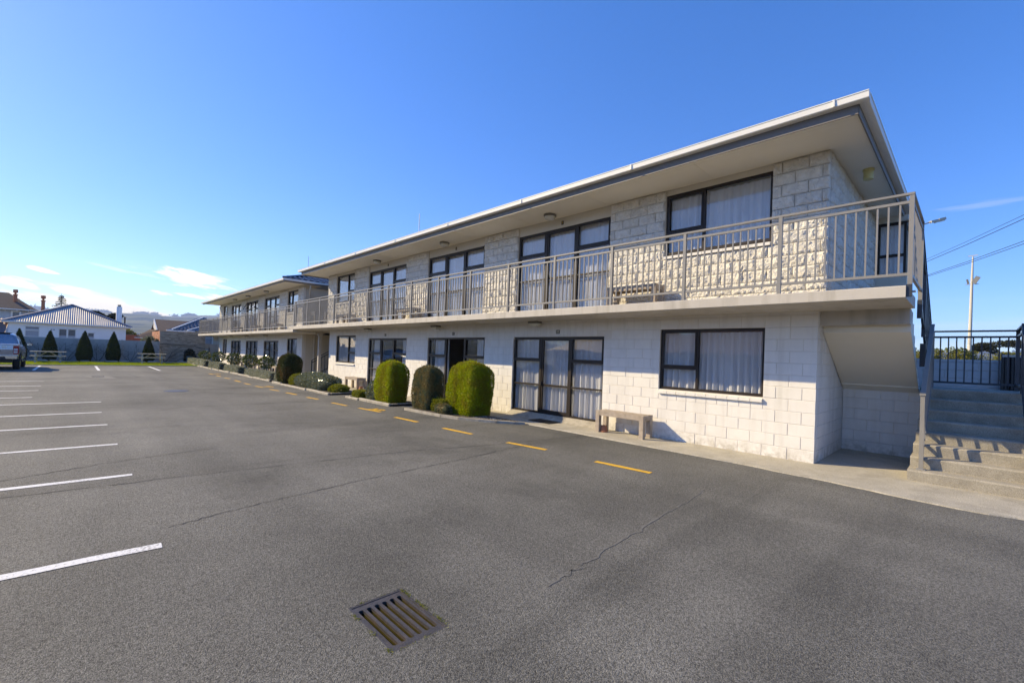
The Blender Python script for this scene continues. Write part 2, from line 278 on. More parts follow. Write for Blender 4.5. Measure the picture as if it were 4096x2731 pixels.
M['chrome'] = pmat('bright_trim', (.62, .60, .57), .15, .02, 2.0, metal=1.0)
M['redlens'] = pmat('red_lamp_lens', (.42, .018, .015), .2, .05, 8.0)
M['clearlens'] = pmat('clear_lamp_lens', (.62, .58, .56), .2, .05, 8.0)
M['blackplastic'] = pmat('black_plastic', (.022, .024, .028), .5, .08, 8.0)
M['hill'] = None
M['darkfence'] = pmat('charcoal_steel_sheet', (.025, .028, .03), .4, .05, 3.0)
M['ground'] = pmat('far_ground', (.10, .11, .055), .95, .25, .05)
M['rock'] = pmat('edging_stone', (.30, .30, .29), .85, .25, 6.0, .5, 25.0)

# ------------------------------------------------------------------ helpers
class MB:
    def __init__(s): s.v = []; s.f = []
    def poly(s, pts, faces):
        o = len(s.v); s.v += [tuple(p) for p in pts]; s.f += [tuple(i + o for i in f) for f in faces]; return s
    def box(s, x0, x1, y0, y1, z0, z1):
        return s.poly([(x0,y0,z0),(x1,y0,z0),(x1,y1,z0),(x0,y1,z0),(x0,y0,z1),(x1,y0,z1),(x1,y1,z1),(x0,y1,z1)],
                      [(0,3,2,1),(4,5,6,7),(0,1,5,4),(1,2,6,5),(2,3,7,6),(3,0,4,7)])
    def quad(s, a, b, c, d): return s.poly([a,b,c,d], [(0,1,2,3)])
    def bar(s, p0, p1, w, h, up=(0,0,1)):
        """square bar from p0 to p1, w across, h along up"""
        p0 = Vector(p0); p1 = Vector(p1); d = (p1 - p0).normalized(); u = Vector(up)
        sd = d.cross(u)
        if sd.length < 1e-4: sd = d.cross(Vector((0,1,0)))
        sd.normalize(); u = sd.cross(d).normalized()
        a = sd*w/2; b = u*h/2
        pts = [p0-a-b, p0+a-b, p0+a+b, p0-a+b, p1-a-b, p1+a-b, p1+a+b, p1-a+b]
        return s.poly(pts, [(0,3,2,1),(4,5,6,7),(0,1,5,4),(1,2,6,5),(2,3,7,6),(3,0,4,7)])
    def tube(s, pts, rad, n=8, caps=True):
        pts = [Vector(p) for p in pts]
        if not hasattr(rad, '__len__'): rad = [rad]*len(pts)
        rings = []
        for i, p in enumerate(pts):
            d = (pts[min(i+1, len(pts)-1)] - pts[max(i-1, 0)]).normalized()
            a = d.orthogonal().normalized() if abs(d.z) < .99 else Vector((1,0,0)); 
            a = (Vector((0,0,1)).cross(d)).normalized() if abs(d.z) < .99 else Vector((1,0,0))
            b = d.cross(a)
            rings.append([p + (a*math.cos(2*math.pi*k/n) + b*math.sin(2*math.pi*k/n))*rad[i] for k in range(n)])
        o = len(s.v); s.v += [tuple(q) for r in rings for q in r]
        for i in range(len(pts)-1):
            for k in range(n):
                s.f.append((o+i*n+k, o+i*n+(k+1)%n, o+(i+1)*n+(k+1)%n, o+(i+1)*n+k))
        if caps:
            s.f.append(tuple(o+k for k in reversed(range(n)))); s.f.append(tuple(o+(len(pts)-1)*n+k for k in range(n)))
        return s
    def lathe(s, prof, cx=0, cy=0, n=20):
        o = len(s.v)
        for r, z in prof: s.v += [(cx+r*math.cos(2*math.pi*k/n), cy+r*math.sin(2*math.pi*k/n), z) for k in range(n)]
        for i in range(len(prof)-1):
            for k in range(n): s.f.append((o+i*n+k, o+i*n+(k+1)%n, o+(i+1)*n+(k+1)%n, o+(i+1)*n+k))
        s.f.append(tuple(o+k for k in reversed(range(n)))); s.f.append(tuple(o+(len(prof)-1)*n+k for k in range(n)))
        return s
    def extrude(s, prof, axis, a, b):
        """closed 2D profile swept along x or y from a to b"""
        n = len(prof); o = len(s.v)
        for t in (a, b): s.v += [((t, p, q) if axis == 'x' else (p, t, q)) for p, q in prof]
        for k in range(n): s.f.append((o+k, o+(k+1)%n, o+n+(k+1)%n, o+n+k))
        s.f.append(tuple(o+k for k in reversed(range(n)))); s.f.append(tuple(o+n+k for k in range(n))); return s
    def mesh(s, name, mat, smooth=False):
        me = bpy.data.meshes.new(name); me.from_pydata(s.v, [], s.f)
        bm = bmesh.new(); bm.from_mesh(me); bmesh.ops.recalc_face_normals(bm, faces=bm.faces); bm.to_mesh(me); bm.free()
        if mat: me.materials.append(mat)
        if smooth:
            me.polygons.foreach_set('use_smooth', [True]*len(me.polygons))
            try: me.set_sharp_from_angle(angle=R(35))
            except Exception: pass
        return me
    def build(s, name, mat, parent=None, smooth=False, **props):
        return link(name, s.mesh(name, mat, smooth), parent, **props)
def link(name, me, parent=None, loc=None, rot=None, scl=None, **props):
    """meshes are written in world coordinates; the inverse takes out the parent's own place"""
    o = bpy.data.objects.new(name, me); COL.objects.link(o)
    if loc is not None: o.location = loc
    if rot is not None: o.rotation_euler = rot
    if scl is not None: o.scale = scl
    if parent: adopt(o, parent)
    for k, v in props.items(): o[k] = v
    return o
ORG = {}
def adopt(o, parent):
    o.parent = parent
    if parent.name in ORG: o.matrix_parent_inverse = Matrix.Translation(-Vector(ORG[parent.name]))
def thing(name, label, cat, loc=(0,0,0), group=None, local=False, rotz=0):
    o = bpy.data.objects.new(name, None); COL.objects.link(o); o.location = loc; o.empty_display_size = .2
    o.rotation_euler = (0, 0, rotz); o['label'] = label; o['category'] = cat
    if group: o['group'] = group
    if not local: ORG[o.name] = tuple(loc)
    return o
def tag(o, label, cat, group=None):
    o['label'] = label; o['category'] = cat
    if group: o['group'] = group
    return o
def copy_tree(root, loc, rotz=None, label=None):
    kids = {}
    def cp(o, par):
        c = o.copy(); COL.objects.link(c); c.parent = par
        for ch in BYPAR.get(o.name, []): cp(ch, c)
        return c
    BYPAR = {}
    for o in COL.objects:
        if o.parent: BYPAR.setdefault(o.parent.name, []).append(o)
    r = cp(root, None); r.location = loc
    if rotz is not None: r.rotation_euler = (0, 0, rotz)
    if label: r['label'] = label
    return r
def quads_mesh(name, co, mat, nper=4):
    n = len(co)//nper; me = bpy.data.meshes.new(name)
    me.vertices.add(len(co)); me.vertices.foreach_set('co', np.asarray(co, np.float32).ravel())
    me.loops.add(n*nper); me.loops.foreach_set('vertex_index', np.arange(n*nper, dtype=np.int32))
    me.polygons.add(n); me.polygons.foreach_set('loop_start', np.arange(0, n*nper, nper, dtype=np.int32)); me.polygons.foreach_set('loop_total', np.full(n, nper, np.int32))
    me.update(); me.validate(); me.materials.append(mat); return me
def leaves(P, D, size, aspect=.45, spread=.6, rng=RNG, fold=0.0):
    """one kite-shaped leaf per point P, pointing roughly along D"""
    P = np.asarray(P, float); n = len(P); D = np.asarray(D, float)
    d = D + rng.normal(0, spread, (n, 3)); d /= np.linalg.norm(d, axis=1, keepdims=True)+1e-9
    r = rng.normal(0, 1, (n, 3)); s = np.cross(d, r); s /= np.linalg.norm(s, axis=1, keepdims=True)+1e-9
    sz = size*rng.uniform(.6, 1.35, (n, 1))
    a = P; c = P + d*sz; m = P + d*sz*.45
    b = m + s*sz*aspect*.5; e = m - s*sz*aspect*.5
    return np.stack([a, b, c, e], 1).reshape(-1, 3)
def text_mesh(body, size, name, mat, depth=.0, bold=0.0):
    cu = bpy.data.curves.new(name, 'FONT'); cu.body = body; cu.size = size; cu.extrude = depth; cu.offset = bold; cu.align_x = 'CENTER'; cu.align_y = 'CENTER'
    o = bpy.data.objects.new(name+'_tmp', cu); COL.objects.link(o)
    dg = bpy.context.evaluated_depsgraph_get(); me = bpy.data.meshes.new_from_object(o.evaluated_get(dg)); me.name = name
    bpy.data.objects.remove(o); bpy.data.curves.remove(cu); me.materials.clear(); me.materials.append(mat); return me

# ------------------------------------------------------------------ ground
def sheet(x0, x1, y0, y1, z): return MB().quad((x0,y0,z),(x1,y0,z),(x1,y1,z),(x0,y1,z))
g = MB().quad((-6000,-6000,-.06),(6000,-6000,-.06),(6000,6000,-.06),(-6000,6000,-.06)).build('ground', M['ground'], kind='structure')
GX0, GX1, GY0, GY1 = -.885, -.335, -7.005, -6.670        # the drain opening beside the camera
ap = MB()
XA, XB, YA, YB, ZA = -38.6, 24.0, -34.0, -1.0, 0.0
for (a, b, c, d) in ((XA, GX0, YA, YB), (GX1, XB, YA, YB), (GX0, GX1, YA, GY0), (GX0, GX1, GY1, YB)): ap.quad((a,c,ZA),(b,c,ZA),(b,d,ZA),(a,d,ZA))
ap.quad((2.4,-1.0,ZA),(24,-1.0,ZA),(24,30,ZA),(2.4,30,ZA))
ap.quad((-40,-1.0,ZA-.012),(2.4,-1.0,ZA-.012),(2.4,.02,ZA-.012),(-40,.02,ZA-.012))
car_park = ap.build('car_park', M['asphalt'], kind='structure')
def stripe(name, mat, p, q, w, par, z=.004, n=10):
    p = Vector((*p, z)); q = Vector((*q, z)); d = (q-p).normalized(); s = Vector((-d.y, d.x, 0))*w/2
    m = MB(); Lp = []; Rp = []
    for i in range(n+1):
        c = p.lerp(q, i/n); j = RNG.normal(0, w*.035, 2)
        Lp.append(c + s*(1+j[0]/w*2)); Rp.append(c - s*(1+j[1]/w*2))
    for i in range(n): m.quad(Lp[i], Rp[i], Rp[i+1], Lp[i+1])
    return m.build(name, mat, par)
# parking bays on the left (lines run away from the building)
for x, y1 in ((-2.69,-7.68),(-5.32,-7.68),(-7.58,-7.70),(-9.89,-7.73),(-11.97,-7.75),(-14.36,-7.69),(-16.26,-8.94),(-18.63,-8.92),(-20.63,-8.94),(-23.13,-8.96)):
    stripe('parking_line', M['white'], (x-.16, y1-5.0), (x, y1), .105, car_park, n=24)
for y in (-14.2,-11.9,-9.6,-7.29,-4.8): stripe('parking_line', M['white'], (-37.9, y), (-31.9, y), .115, car_park)
YD = [(-2.31,-2.67,-1.40,-2.60),(-4.22,-2.76,-3.35,-2.66),(-6.17,-2.82,-5.25,-2.77),(-8.12,-2.87,-7.18,-2.82),(-10.19,-2.82,-9.16,-2.72),(-11.75,-2.93,-10.85,-2.88),(-13.6,-3.0,-12.85,-2.93),(-15.5,-3.05,-14.58,-3.0),
      (-17.06,-3.14,-16.3,-3.06),(-18.75,-3.2,-17.95,-3.12),(-20.45,-3.2,-19.63,-3.17),(-22.47,-3.13,-21.4,-3.13),(-24.5,-3.12,-23.7,-3.06),(-26.6,-3.09,-25.6,-3.07),(-28.5,-3.07,-27.6,-3.03)]
for a, b, c, d in YD: stripe('yellow_dash', M['yellow'], (a, b-.02), (c, d-.02), .10, car_park)
for x, y, z in ((-9.60,-2.64,.008),(-18.30,-2.90,.008),(-28.2,-2.80,.008)):
    link('no_parking_letters', text_mesh('NP', .40, 'no_parking_letters', M['yellow'], bold=.012), car_park, loc=(x, y, z))
# tar seams, cracks
def seam(pts, w):
    m = MB(); P = []
    for i in range(len(pts)-1):
        for k in range(14):
            t = k/14; P.append((pts[i][0]*(1-t)+pts[i+1][0]*t + RNG.normal(0,.012), pts[i][1]*(1-t)+pts[i+1][1]*t + RNG.normal(0,.012)))
    for i in range(len(P)-1):
        ww = w*RNG.uniform(.3, 1.2); d = Vector((P[i+1][0]-P[i][0], P[i+1][1]-P[i][1])).normalized(); s = (-d.y*ww/2, d.x*ww/2)
        m.quad((P[i][0]+s[0],P[i][1]+s[1],.003),(P[i][0]-s[0],P[i][1]-s[1],.003),(P[i+1][0]-s[0],P[i+1][1]-s[1],.003),(P[i+1][0]+s[0],P[i+1][1]+s[1],.003))
    return m
M['patch'] = pmat('grey_patch', (.17, .165, .15), .85, .2, 4.0, .4, 80.0, fine=.25)
M['tar'] = pmat('seam_tar', (.045, .043, .041), .8, .3, 20.0)
for pts, w in (([(-3.9,-1.0),(-4.1,-2.7),(-4.6,-4.5),(-4.9,-7.5),(-5.1,-10.0)], .016), ([(-12.6,-2.3),(-13.4,-4.2),(-14.0,-7.6)], .022), ([(-8.2,-4.6),(-9.1,-6.8),(-9.4,-9.5)], .014), ([(-17.0,-2.6),(-17.6,-5),(-18.4,-8.6)], .03), ([(-21.5,-5),(-24.5,-6.2),(-29,-6.4)], .03)):
    seam(pts, w).build('asphalt_seam', M['tar'], car_park)
M['palescar'] = pmat('pale_seam', (.155,.151,.135), .85, .3, 20.0)
seam([(-.25,-5.9),(-.31,-5.44),(-.39,-4.46),(-.56,-2.7)], .022).build('asphalt_seam', M['palescar'], car_park)
for pts, w in (([(-3.1,-7.6),(-3.26,-7.02),(-3.44,-5.94),(-3.67,-4.0),(-3.9,-2.4)], .014), ([(-5.79,-8.7),(-6.2,-7.85),(-6.5,-6.6)], .016)): seam(pts, w).build('asphalt_seam', M['tar'], car_park)
# a paler concrete patch round the far drain
MB().poly([(-26.6,-7.9,.003),(-25.3,-7.75,.003),(-24.4,-7.2,.003),(-24.6,-6.9,.003),(-26.5,-7.15,.003)], [(0,1,2,3,4)]).build('concrete_patch', M['patch'], car_park)

# footpath along the wings, with a ragged outer edge
pp = MB(); xs = list(np.arange(-46.0, 4.6, .22)); edge = []
for x in xs:
    base = np.interp(x, [-46,-20,-4,-2.3,-.8,.24,1.3,1.75,2.2,3.0,4.6], [-.95,-.95,-.92,-.97,-.99,-1.07,-1.20,-1.24,-1.16,-1.05,-1.0])
    edge.append(base + RNG.normal(0,.012))
for i in range(len(xs)-1):
    a, b = xs[i], xs[i+1]
    pp.quad((a,edge[i],.012),(b,edge[i+1],.012),(b,2.1,.012),(a,2.1,.012)); pp.quad((a,edge[i]-.012,-.03),(b,edge[i+1]-.012,-.03),(b,edge[i+1],.012),(a,edge[i],.012))
footpath = pp.build('footpath', M['concrete'], kind='structure')

# lawn
lawn = MB().box(-44.6,-38.62,-34,-1.9,-.05,.035).build('lawn', M['turf'], kind='structure')
n = 60000; P = np.stack([RNG.uniform(-44.6,-38.62,n), RNG.uniform(-16,-1.95,n), np.full(n,.03)],1)
link('grass', quads_mesh('grass', leaves(P, np.tile([0,0,1.],(n,1)), .055, .22, .45), M['grass']), kind='stuff')
MB().box(-38.66,-38.58,-34,-1.75,-.03,.04).build('lawn_edging', M['kerb'], kind='structure')
flower_bed = MB().box(-46.7,-44.62,-34,-1.0,-.05,.06).build('flower_bed', M['soil'], kind='structure')
y = -16.0
while y < -1.6:
    w = RNG.uniform(.35,1.1); h = RNG.uniform(.09,.17); x = -44.66 + RNG.normal(0,.05)
    m = MB(); pts = []
    for zz, k in ((.02,1.0),(h*.7,.97),(h,.8)):
        for (u, v) in ((-.5,-.5),(.5,-.5),(.5,.5),(-.5,.5)): pts.append((x+u*.26*k+RNG.normal(0,.012), y+w/2+v*(w-.04)*k+RNG.normal(0,.015), zz+RNG.normal(0,.008)))
    f = [(3,2,1,0)] + [(4*r+i, 4*r+(i+1)%4, 4*(r+1)+(i+1)%4, 4*(r+1)+i) for r in (0,1) for i in range(4)] + [(8,9,10,11)]
    m.poly(pts, f); o = m.build('edging_stone', M['rock']); 
    adopt(o, flower_bed); y += w

# ------------------------------------------------------------------ the motel: two wings of concrete block
def unit_block():
    c = .012; m = MB()                                     # front (y=0) edges eased
    m.poly([(c,0,2*c),(1-c,0,2*c),(1-c,0,1-2*c),(c,0,1-2*c),(0,.08,0),(1,.08,0),(1,.08,1),(0,.08,1),(0,1,0),(1,1,0),(1,1,1),(0,1,1)],
           [(0,1,2,3),(0,4,5,1),(1,5,6,2),(2,6,7,3),(3,7,4,0),(4,8,9,5),(5,9,10,6),(6,10,11,7),(7,11,8,4)])
    return m
def unit_split(rng, nx=12, nz=6):
    m = MB(); idx = {}
    ph = rng.uniform(0, 6.28, 6)
    for j in range(nz+1):
        for i in range(nx+1):
            u, v = i/nx, j/nz; edge = i in (0, nx) or j in (0, nz)
            d = .07*math.sin(3.1*u+ph[0])*math.sin(2.2*v+ph[1]) + .06*math.sin(9*u+ph[2]) * math.cos(4*v+ph[3]) + rng.normal(0,.055)
            y = -.16 - d if not edge else -.02 + rng.normal(0,.03)
            uu = u if i in (0, nx) else u + rng.normal(0,.022); vv = v if j in (0, nz) else v + rng.normal(0,.035)
            idx[i, j] = len(m.v); m.v.append((uu, y, vv))
    for j in range(nz):
        for i in range(nx):
            a, b, c, d = idx[i,j], idx[i+1,j], idx[i+1,j+1], idx[i,j+1]
            if rng.random() < .5: m.f += [(a,b,c), (a,c,d)]
            else: m.f += [(a,b,d), (b,c,d)]
    o = len(m.v); m.v += [(0,1,0),(1,1,0),(1,1,1),(0,1,1)]
    m.f.append(tuple([o, o+1] + [idx[i,0] for i in range(nx,-1,-1)])); m.f.append(tuple([o+2, o+3] + [idx[i,nz] for i in range(nx+1)]))
    m.f.append(tuple([o+3, o] + [idx[0,j] for j in range(nz+1)])); m.f.append(tuple([o+1, o+2] + [idx[nx,j] for j in range(nz,-1,-1)]))
    return m
BLK = unit_block(); BLK_ME = BLK.mesh('block', M['block'])
SPL = [unit_split(np.random.default_rng(50+i)) for i in range(7)]; SPL_ME = [s.mesh('split_block', M['split']) for s in SPL]
def courses(x0, x1, z0, nc, openings, ch=.2, L_=.4, shift=0.0):
    """running bond between x0 and x1; openings (xa, xb, za, zb) are left out"""
    out = []
    for k in range(nc):
        za, zb = z0 + k*ch, z0 + (k+1)*ch; zm = (za+zb)/2
        cuts = sorted((a, b) for a, b, c, d in openings if c - .03 < zm < d + .03)
        segs = []; x = x0
        for a, b in cuts:
            if a > x: segs.append((x, a))
            x = max(x, b)
        if x < x1: segs.append((x, x1))
        off = (0 if k % 2 == 0 else L_/2) + shift
        for a, b in segs:
            n0 = math.floor((x1 - b - off)/L_) ; e = [b]
            t = x1 - off - (n0+1)*L_
            while t > a + .03:
                if t < b - .03: e.append(t)
                t -= L_
            e.append(a)
            for i in range(len(e)-1): out.append((e[i+1], e[i], za, zb))
    return out
def lay(blocks, plane, at, name, meshes, mbs, par, thick, joint, limit, mat, rng):
    """blocks nearest the camera become single parts, the rest one joined part"""
    def centre(b):
        m = (b[0]+b[1])/2; return Vector((m, at, (b[2]+b[3])/2)) if plane == 'y' else Vector((at, m, (b[2]+b[3])/2))
    blocks = sorted(blocks, key=lambda b: (centre(b)-CAM).length)
    rest = MB()
    for i, (a, b, za, zb) in enumerate(blocks):
        j = joint/2; q = rng.integers(len(meshes)); yj = rng.normal(0, .0015)
        sc = (b-a-joint, thick, zb-za-joint)
        if plane == 'y': loc = (a+j, at+yj, za+j); rz = 0
        else: loc = (at+yj, a+j, za+j); rz = math.pi/2
        if i < limit:
            link(name, meshes[q], par, loc=loc, rot=(0,0,rz), scl=sc)
        else:
            c, s = math.cos(rz), math.sin(rz)
            pts = [(loc[0]+c*x*sc[0]-s*y*sc[1], loc[1]+s*x*sc[0]+c*y*sc[1], loc[2]+z*sc[2]) for x, y, z in mbs[q].v]
            rest.poly(pts, mbs[q].f)
    if rest.v: rest.build(name, mat, par, kind='stuff')
def wall_back(par, name, x0, x1, y0, y1, z0, z1, ops, mat):
    """solid wall with openings, between the given limits, as butted boxes"""
    xs = sorted({x0, x1, *[a for o in ops for a in o[:2]]}); m = MB()
    for a, b in zip(xs[:-1], xs[1:]):
        o = [q for q in ops if q[0] <= a + 1e-6 and q[1] >= b - 1e-6]
        if not o: m.box(a, b, y0, y1, z0, z1)
        else:
            if o[0][2] > z0 + .01: m.box(a, b, y0, y1, z0, o[0][2])
            if o[0][3] < z1 - .01: m.box(a, b, y0, y1, o[0][3], z1)
    return m.build(name, mat, par)
def curtain(par, x0, x1, z0, z1, y, rng, amp=.035):
    nx = max(12, int((x1-x0)/.018)); m = MB(); ph = rng.uniform(0, 6, 5); k = rng.uniform(34, 46)
    def yy(u, v):
        g = .35 + .65*(1-v)**.8
        w = math.sin(k*u+ph[0] + .8*math.sin(7*u+ph[1])) + .55*math.sin(2.37*k*u/2+ph[2]) + .3*math.sin(k*3.1*u+ph[3])
        return y + amp*g*w
    zs = [0, .02, .3, .6, .86, .95, 1.0]
    for v in zs:
        for i in range(nx+1):
            u = i/nx*(x1-x0); m.v.append((x0+u, yy(u, v), z0 + v*(z1-z0) + (.006*math.sin(k*u+ph[4]) if v == 0 else 0)))
    for j in range(len(zs)-1):
        for i in range(nx): a = j*(nx+1)+i; m.f.append((a, a+1, a+nx+2, a+nx+1))
    return m.build('curtain', M['curtain'], par, smooth=True)
FW = .045                                                        # frame bar width
def pane(par, x0, x1, z0, z1, y): return MB().box(x0, x1, y, y+.006, z0, z1).build('pane', M['glass'], par)
def window(par, x0, x1, z0, z1, yw, narrow, sill=True, tz=None, curt=True, split=.39, rng=RNG):
    ya, yb = yw+.045, yw+.10; w = x1-x0
    xm = x0 + w*split if narrow == 'L' else x1 - w*split
    na, nb = (x0+FW, xm-FW/2) if narrow == 'L' else (xm+FW/2, x1-FW)
    wa, wb = (xm+FW/2, x1-FW) if narrow == 'L' else (x0+FW, xm-FW/2)
    tz = tz if tz else z0 + (z1-z0)*.37
    m = MB()
    m.box(x0, x1, ya, yb, z0, z0+FW+.01); m.box(x0, x1, ya, yb, z1-FW, z1)
    for a in (x0, x1-FW): m.box(a, a+FW, ya, yb, z0+FW+.01, z1-FW)
    m.box(xm-FW/2, xm+FW/2, ya-.006, yb, z0+FW+.01, z1-FW); m.box(na, nb, ya, yb, tz-FW*.6, tz+FW*.6)
    o = m.build('window', M['bronze'], par)
    s = MB(); t = .028                                            # the opening sash stands proud
    s.box(na, nb, ya-.018, ya-.001, tz+FW*.6, tz+FW*.6+t); s.box(na, nb, ya-.018, ya-.001, z1-FW-t, z1-FW)
    s.box(na, na+t, ya-.018, ya-.001, tz+FW*.6+t, z1-FW-t); s.box(nb-t, nb, ya-.018, ya-.001, tz+FW*.6+t, z1-FW-t)
    s.build('sash', M['bronze'], o)
    yg = ya+.025
    pane(o, wa-.004, wb+.004, z0+FW, z1-FW+.004, yg); pane(o, na-.004, nb+.004, z0+FW, tz-FW*.5, yg); pane(o, na-.004, nb+.004, tz+FW*.5, z1-FW+.004, yg)
    if curt: curtain(o, x0+.03, x1-.02, z0+.01, z1-.06, yb+.06, rng)
    if sill:
        n = max(3, round(w/.2)); sw = w/n
        for i in range(n):
            a = x0+i*sw+.004; b = x0+(i+1)*sw-.004
            MB().poly([(a,yw-.045,z0-.085),(b,yw-.045,z0-.085),(b,yw-.045,z0-.035),(a,yw-.045,z0-.035),(a,yw+.07,z0-.085),(b,yw+.07,z0-.085),(b,yw+.07,z0-.003),(a,yw+.07,z0-.003)],
                      [(0,1,2,3),(3,2,6,7),(4,7,6,5),(0,4,5,1),(1,5,6,2),(0,3,7,4)]).build('sill_brick', M['block'], o)
    return o
def door_set(par, x0, x1, z0, z1, yw, tz, mz, rng, curt='full', open_door=False, awn=True):
    ya, yb = yw+.045, yw+.10; w = x1-x0; c1 = x0+w*.335; c2 = x0+w*.668; m = MB(); f = FW
    m.box(x0, x1, ya, yb, z1-f, z1); m.box(x0, x1, ya, yb, z0, z0+f)
    m.box(x0, x0+f, ya, yb, z0+f, z1-f); m.box(x1-f, x1, ya, yb, z0+f, z1-f)
    m.box(c1-f*.75, c1+f*.75, ya-.008, yb, z0+f, z1-f); m.box(c2-f*.75, c2+f*.75, ya-.008, yb, z0+f, z1-f)
    for a, b in ((x0+f, c1-f*.75), (c2+f*.75, x1-f)):
        m.box(a, b, ya, yb, tz-f*.65, tz+f*.65); m.box(a, b, ya, yb, mz-f*.4, mz+f*.4)
    o = m.build('glazed_door_set', M['bronze'], par); yg = ya+.025
    for a, b in ((x0+f, c1-f*.75), (c2+f*.75, x1-f)):
        for c, d in ((z0+f, mz-f*.4), (mz+f*.4, tz-f*.65), (tz+f*.65, z1-f)): pane(o, a-.004, b+.004, c-.004, d+.004, yg)
        s = MB(); t = .026; za, zb = tz+f*.65, z1-f
        s.box(a, b, ya-.016, ya-.001, za, za+t); s.box(a, b, ya-.016, ya-.001, zb-t, zb); s.box(a, a+t, ya-.016, ya-.001, za+t, zb-t); s.box(b-t, b, ya-.016, ya-.001, za+t, zb-t)
        s.build('sash', M['bronze'], o)
    da, db = c1+f*.75, c2-f*.75
    d = MB(); t = .05
    if not open_door:
        d.box(da, da+t, ya+.004, yb-.006, z0+f, z1-f); d.box(db-t, db, ya+.004, yb-.006, z0+f, z1-f); d.box(da+t, db-t, ya+.004, yb-.006, z0+f, z0+f+.06); d.box(da+t, db-t, ya+.004, yb-.006, z1-f-t, z1-f)
        d.box(da+t, db-t, ya+.004, yb-.006, mz-t*.5, mz+t*.5)
        d.build('door_leaf', M['bronze'], o)
        pane(o, da+t-.004, db-t+.004, z0+f+.06, mz-t*.5, yg); pane(o, da+t-.004, db-t+.004, mz+t*.5, z1-f-t, yg)
        MB().box(da+.012, da+.038, ya-.045, ya+.003, mz-.01, mz+.09).build('door_handle', M['blackplastic'], o)
    else:                                                        # swung inwards on its right jamb
        d.box(db-t, db, yb, yb+.05, z0+f, z1-f); d.box(db-t, db, yb+.75, yb+.8, z0+f, z1-f); d.box(db-.045, db-.005, yb+.05, yb+.75, z0+f, z0+f+.06); d.box(db-.045, db-.005, yb+.05, yb+.75, z1-f-t, z1-f); d.box(db-.045, db-.005, yb+.05, yb+.75, mz-.03, mz+.03)
        d.build('door_leaf', M['bronze'], o)
        MB().box(db-.10, db-.05, yb+.66, yb+.70, mz+.02, mz+.05).build('door_handle', M['steel'], o)
    yc = yb+.065
    if curt == 'full':
        curtain(o, x0+.02, c1, z0+.03, z1-.03, yc, rng); curtain(o, c1+.015, c2-.015, z0+.03, z1-.03, yc+.01, rng); curtain(o, c2, x1-.02, z0+.03, z1-.03, yc, rng)
    elif curt == 'sides':
        curtain(o, x0+.22, c1-.02, z0+.03, z1-.05, yc, rng, .05); curtain(o, c2+(x1-c2)*.47, x1-.03, z0+.03, z1-.05, yc, rng, .05)
    return o
def number(par, txt, x, z, yw, colm):
    w = .045*len(txt)+.02
    p = MB().box(x-w/2, x+w/2, yw-.014, yw-.002, z-.045, z+.045).build('number_plate', M['plate'], par)
    link('digits', text_mesh(txt, .088, 'digits', colm, .002, .002), p, loc=(x, yw-.017, z-.002), rot=(math.pi/2, 0, 0))
def oyster_light(par, x, y, z, s=1.0):
    """octagonal bulkhead light under a ceiling"""
    b = MB().lathe([(.15*s, z-.001), (.155*s, z-.05*s), (.14*s, z-.055*s)], x, y, 8).build('ceiling_light', M['lampbase'], par)
    MB().lathe([(.135*s, z-.056*s), (.135*s, z-.075*s), (.115*s, z-.115*s), (.07*s, z-.13*s)], x, y, 16).build('diffuser', M['diffuser'], b, smooth=True)
def bulkhead_light(par, x, y, z):
    b = MB().box(x-.16, x+.16, y-.09, y+.09, z-.055, z-.001).build('ceiling_light', M['lampbase'], par)
    MB().poly([(x-.155,y-.085,z-.056),(x+.155,y-.085,z-.056),(x+.155,y+.085,z-.056),(x-.155,y+.085,z-.056),(x-.12,y-.055,z-.125),(x+.12,y-.055,z-.125),(x+.12,y+.055,z-.125),(x-.12,y+.055,z-.125)],
              [(0,1,5,4),(1,2,6,5),(2,3,7,6),(3,0,4,7),(4,5,6,7)]).build('diffuser', M['diffuser'], b)
def railing(par, name, pts, mat, posts, zfun=None, top=.0, h_top=1.13, h_mid=1.03, h_bot=.13, step=.1157, post_w=.05, base=0.0, bal=.020):
    """railing along the 3-D line of floor points pts (straight segments); posts = distances along it"""
    P = [Vector(p) for p in pts]; Ls = [0]
    for a, b in zip(P[:-1], P[1:]): Ls.append(Ls[-1] + (b.xy-a.xy).length)
    def at(t):
        for i in range(len(P)-1):
            if t <= Ls[i+1] + 1e-6: return P[i].lerp(P[i+1], (t-Ls[i])/(Ls[i+1]-Ls[i]))
        return P[-1].copy()
    U = Vector((0,0,1)); m = MB()
    for a, b in zip(P[:-1], P[1:]):
        d = (b-a).normalized()*.03
        m.bar(a-d+U*h_top, b+d+U*h_top, .055, .028)
    rl = m.build(name, mat, par)
    for a, b in zip(P[:-1], P[1:]):
        MB().bar(a+U*h_mid, b+U*h_mid, .034, .034).build('rail_bar', mat, rl); MB().bar(a+U*h_bot, b+U*h_bot, .034, .034).build('rail_bar', mat, rl)
    ref = (P[1]-P[0]).xy.normalized()
    for t in posts:
        p = at(t); 
        pm = MB().bar(p+U*(base), p+U*(h_top-.014), post_w, post_w, (ref.x, ref.y, 0)); pm.build('post', mat, rl)
    ps = sorted(posts); me = {}
    for a, b in zip(ps[:-1], ps[1:]):
        n = max(1, round((b-a)/step))
        for k in range(1, n):
            p = at(a + (b-a)*k/n)
            hh = round(h_mid-h_bot-.034, 3)
            if hh not in me: me[hh] = MB().box(-bal/2, bal/2, -bal/2, bal/2, 0, hh).mesh('baluster', mat)
            link('baluster', me[hh], rl, loc=(p.x, p.y, p.z+h_bot+.017), rot=(0, 0, math.atan2(ref.y, ref.x)))
    return rl
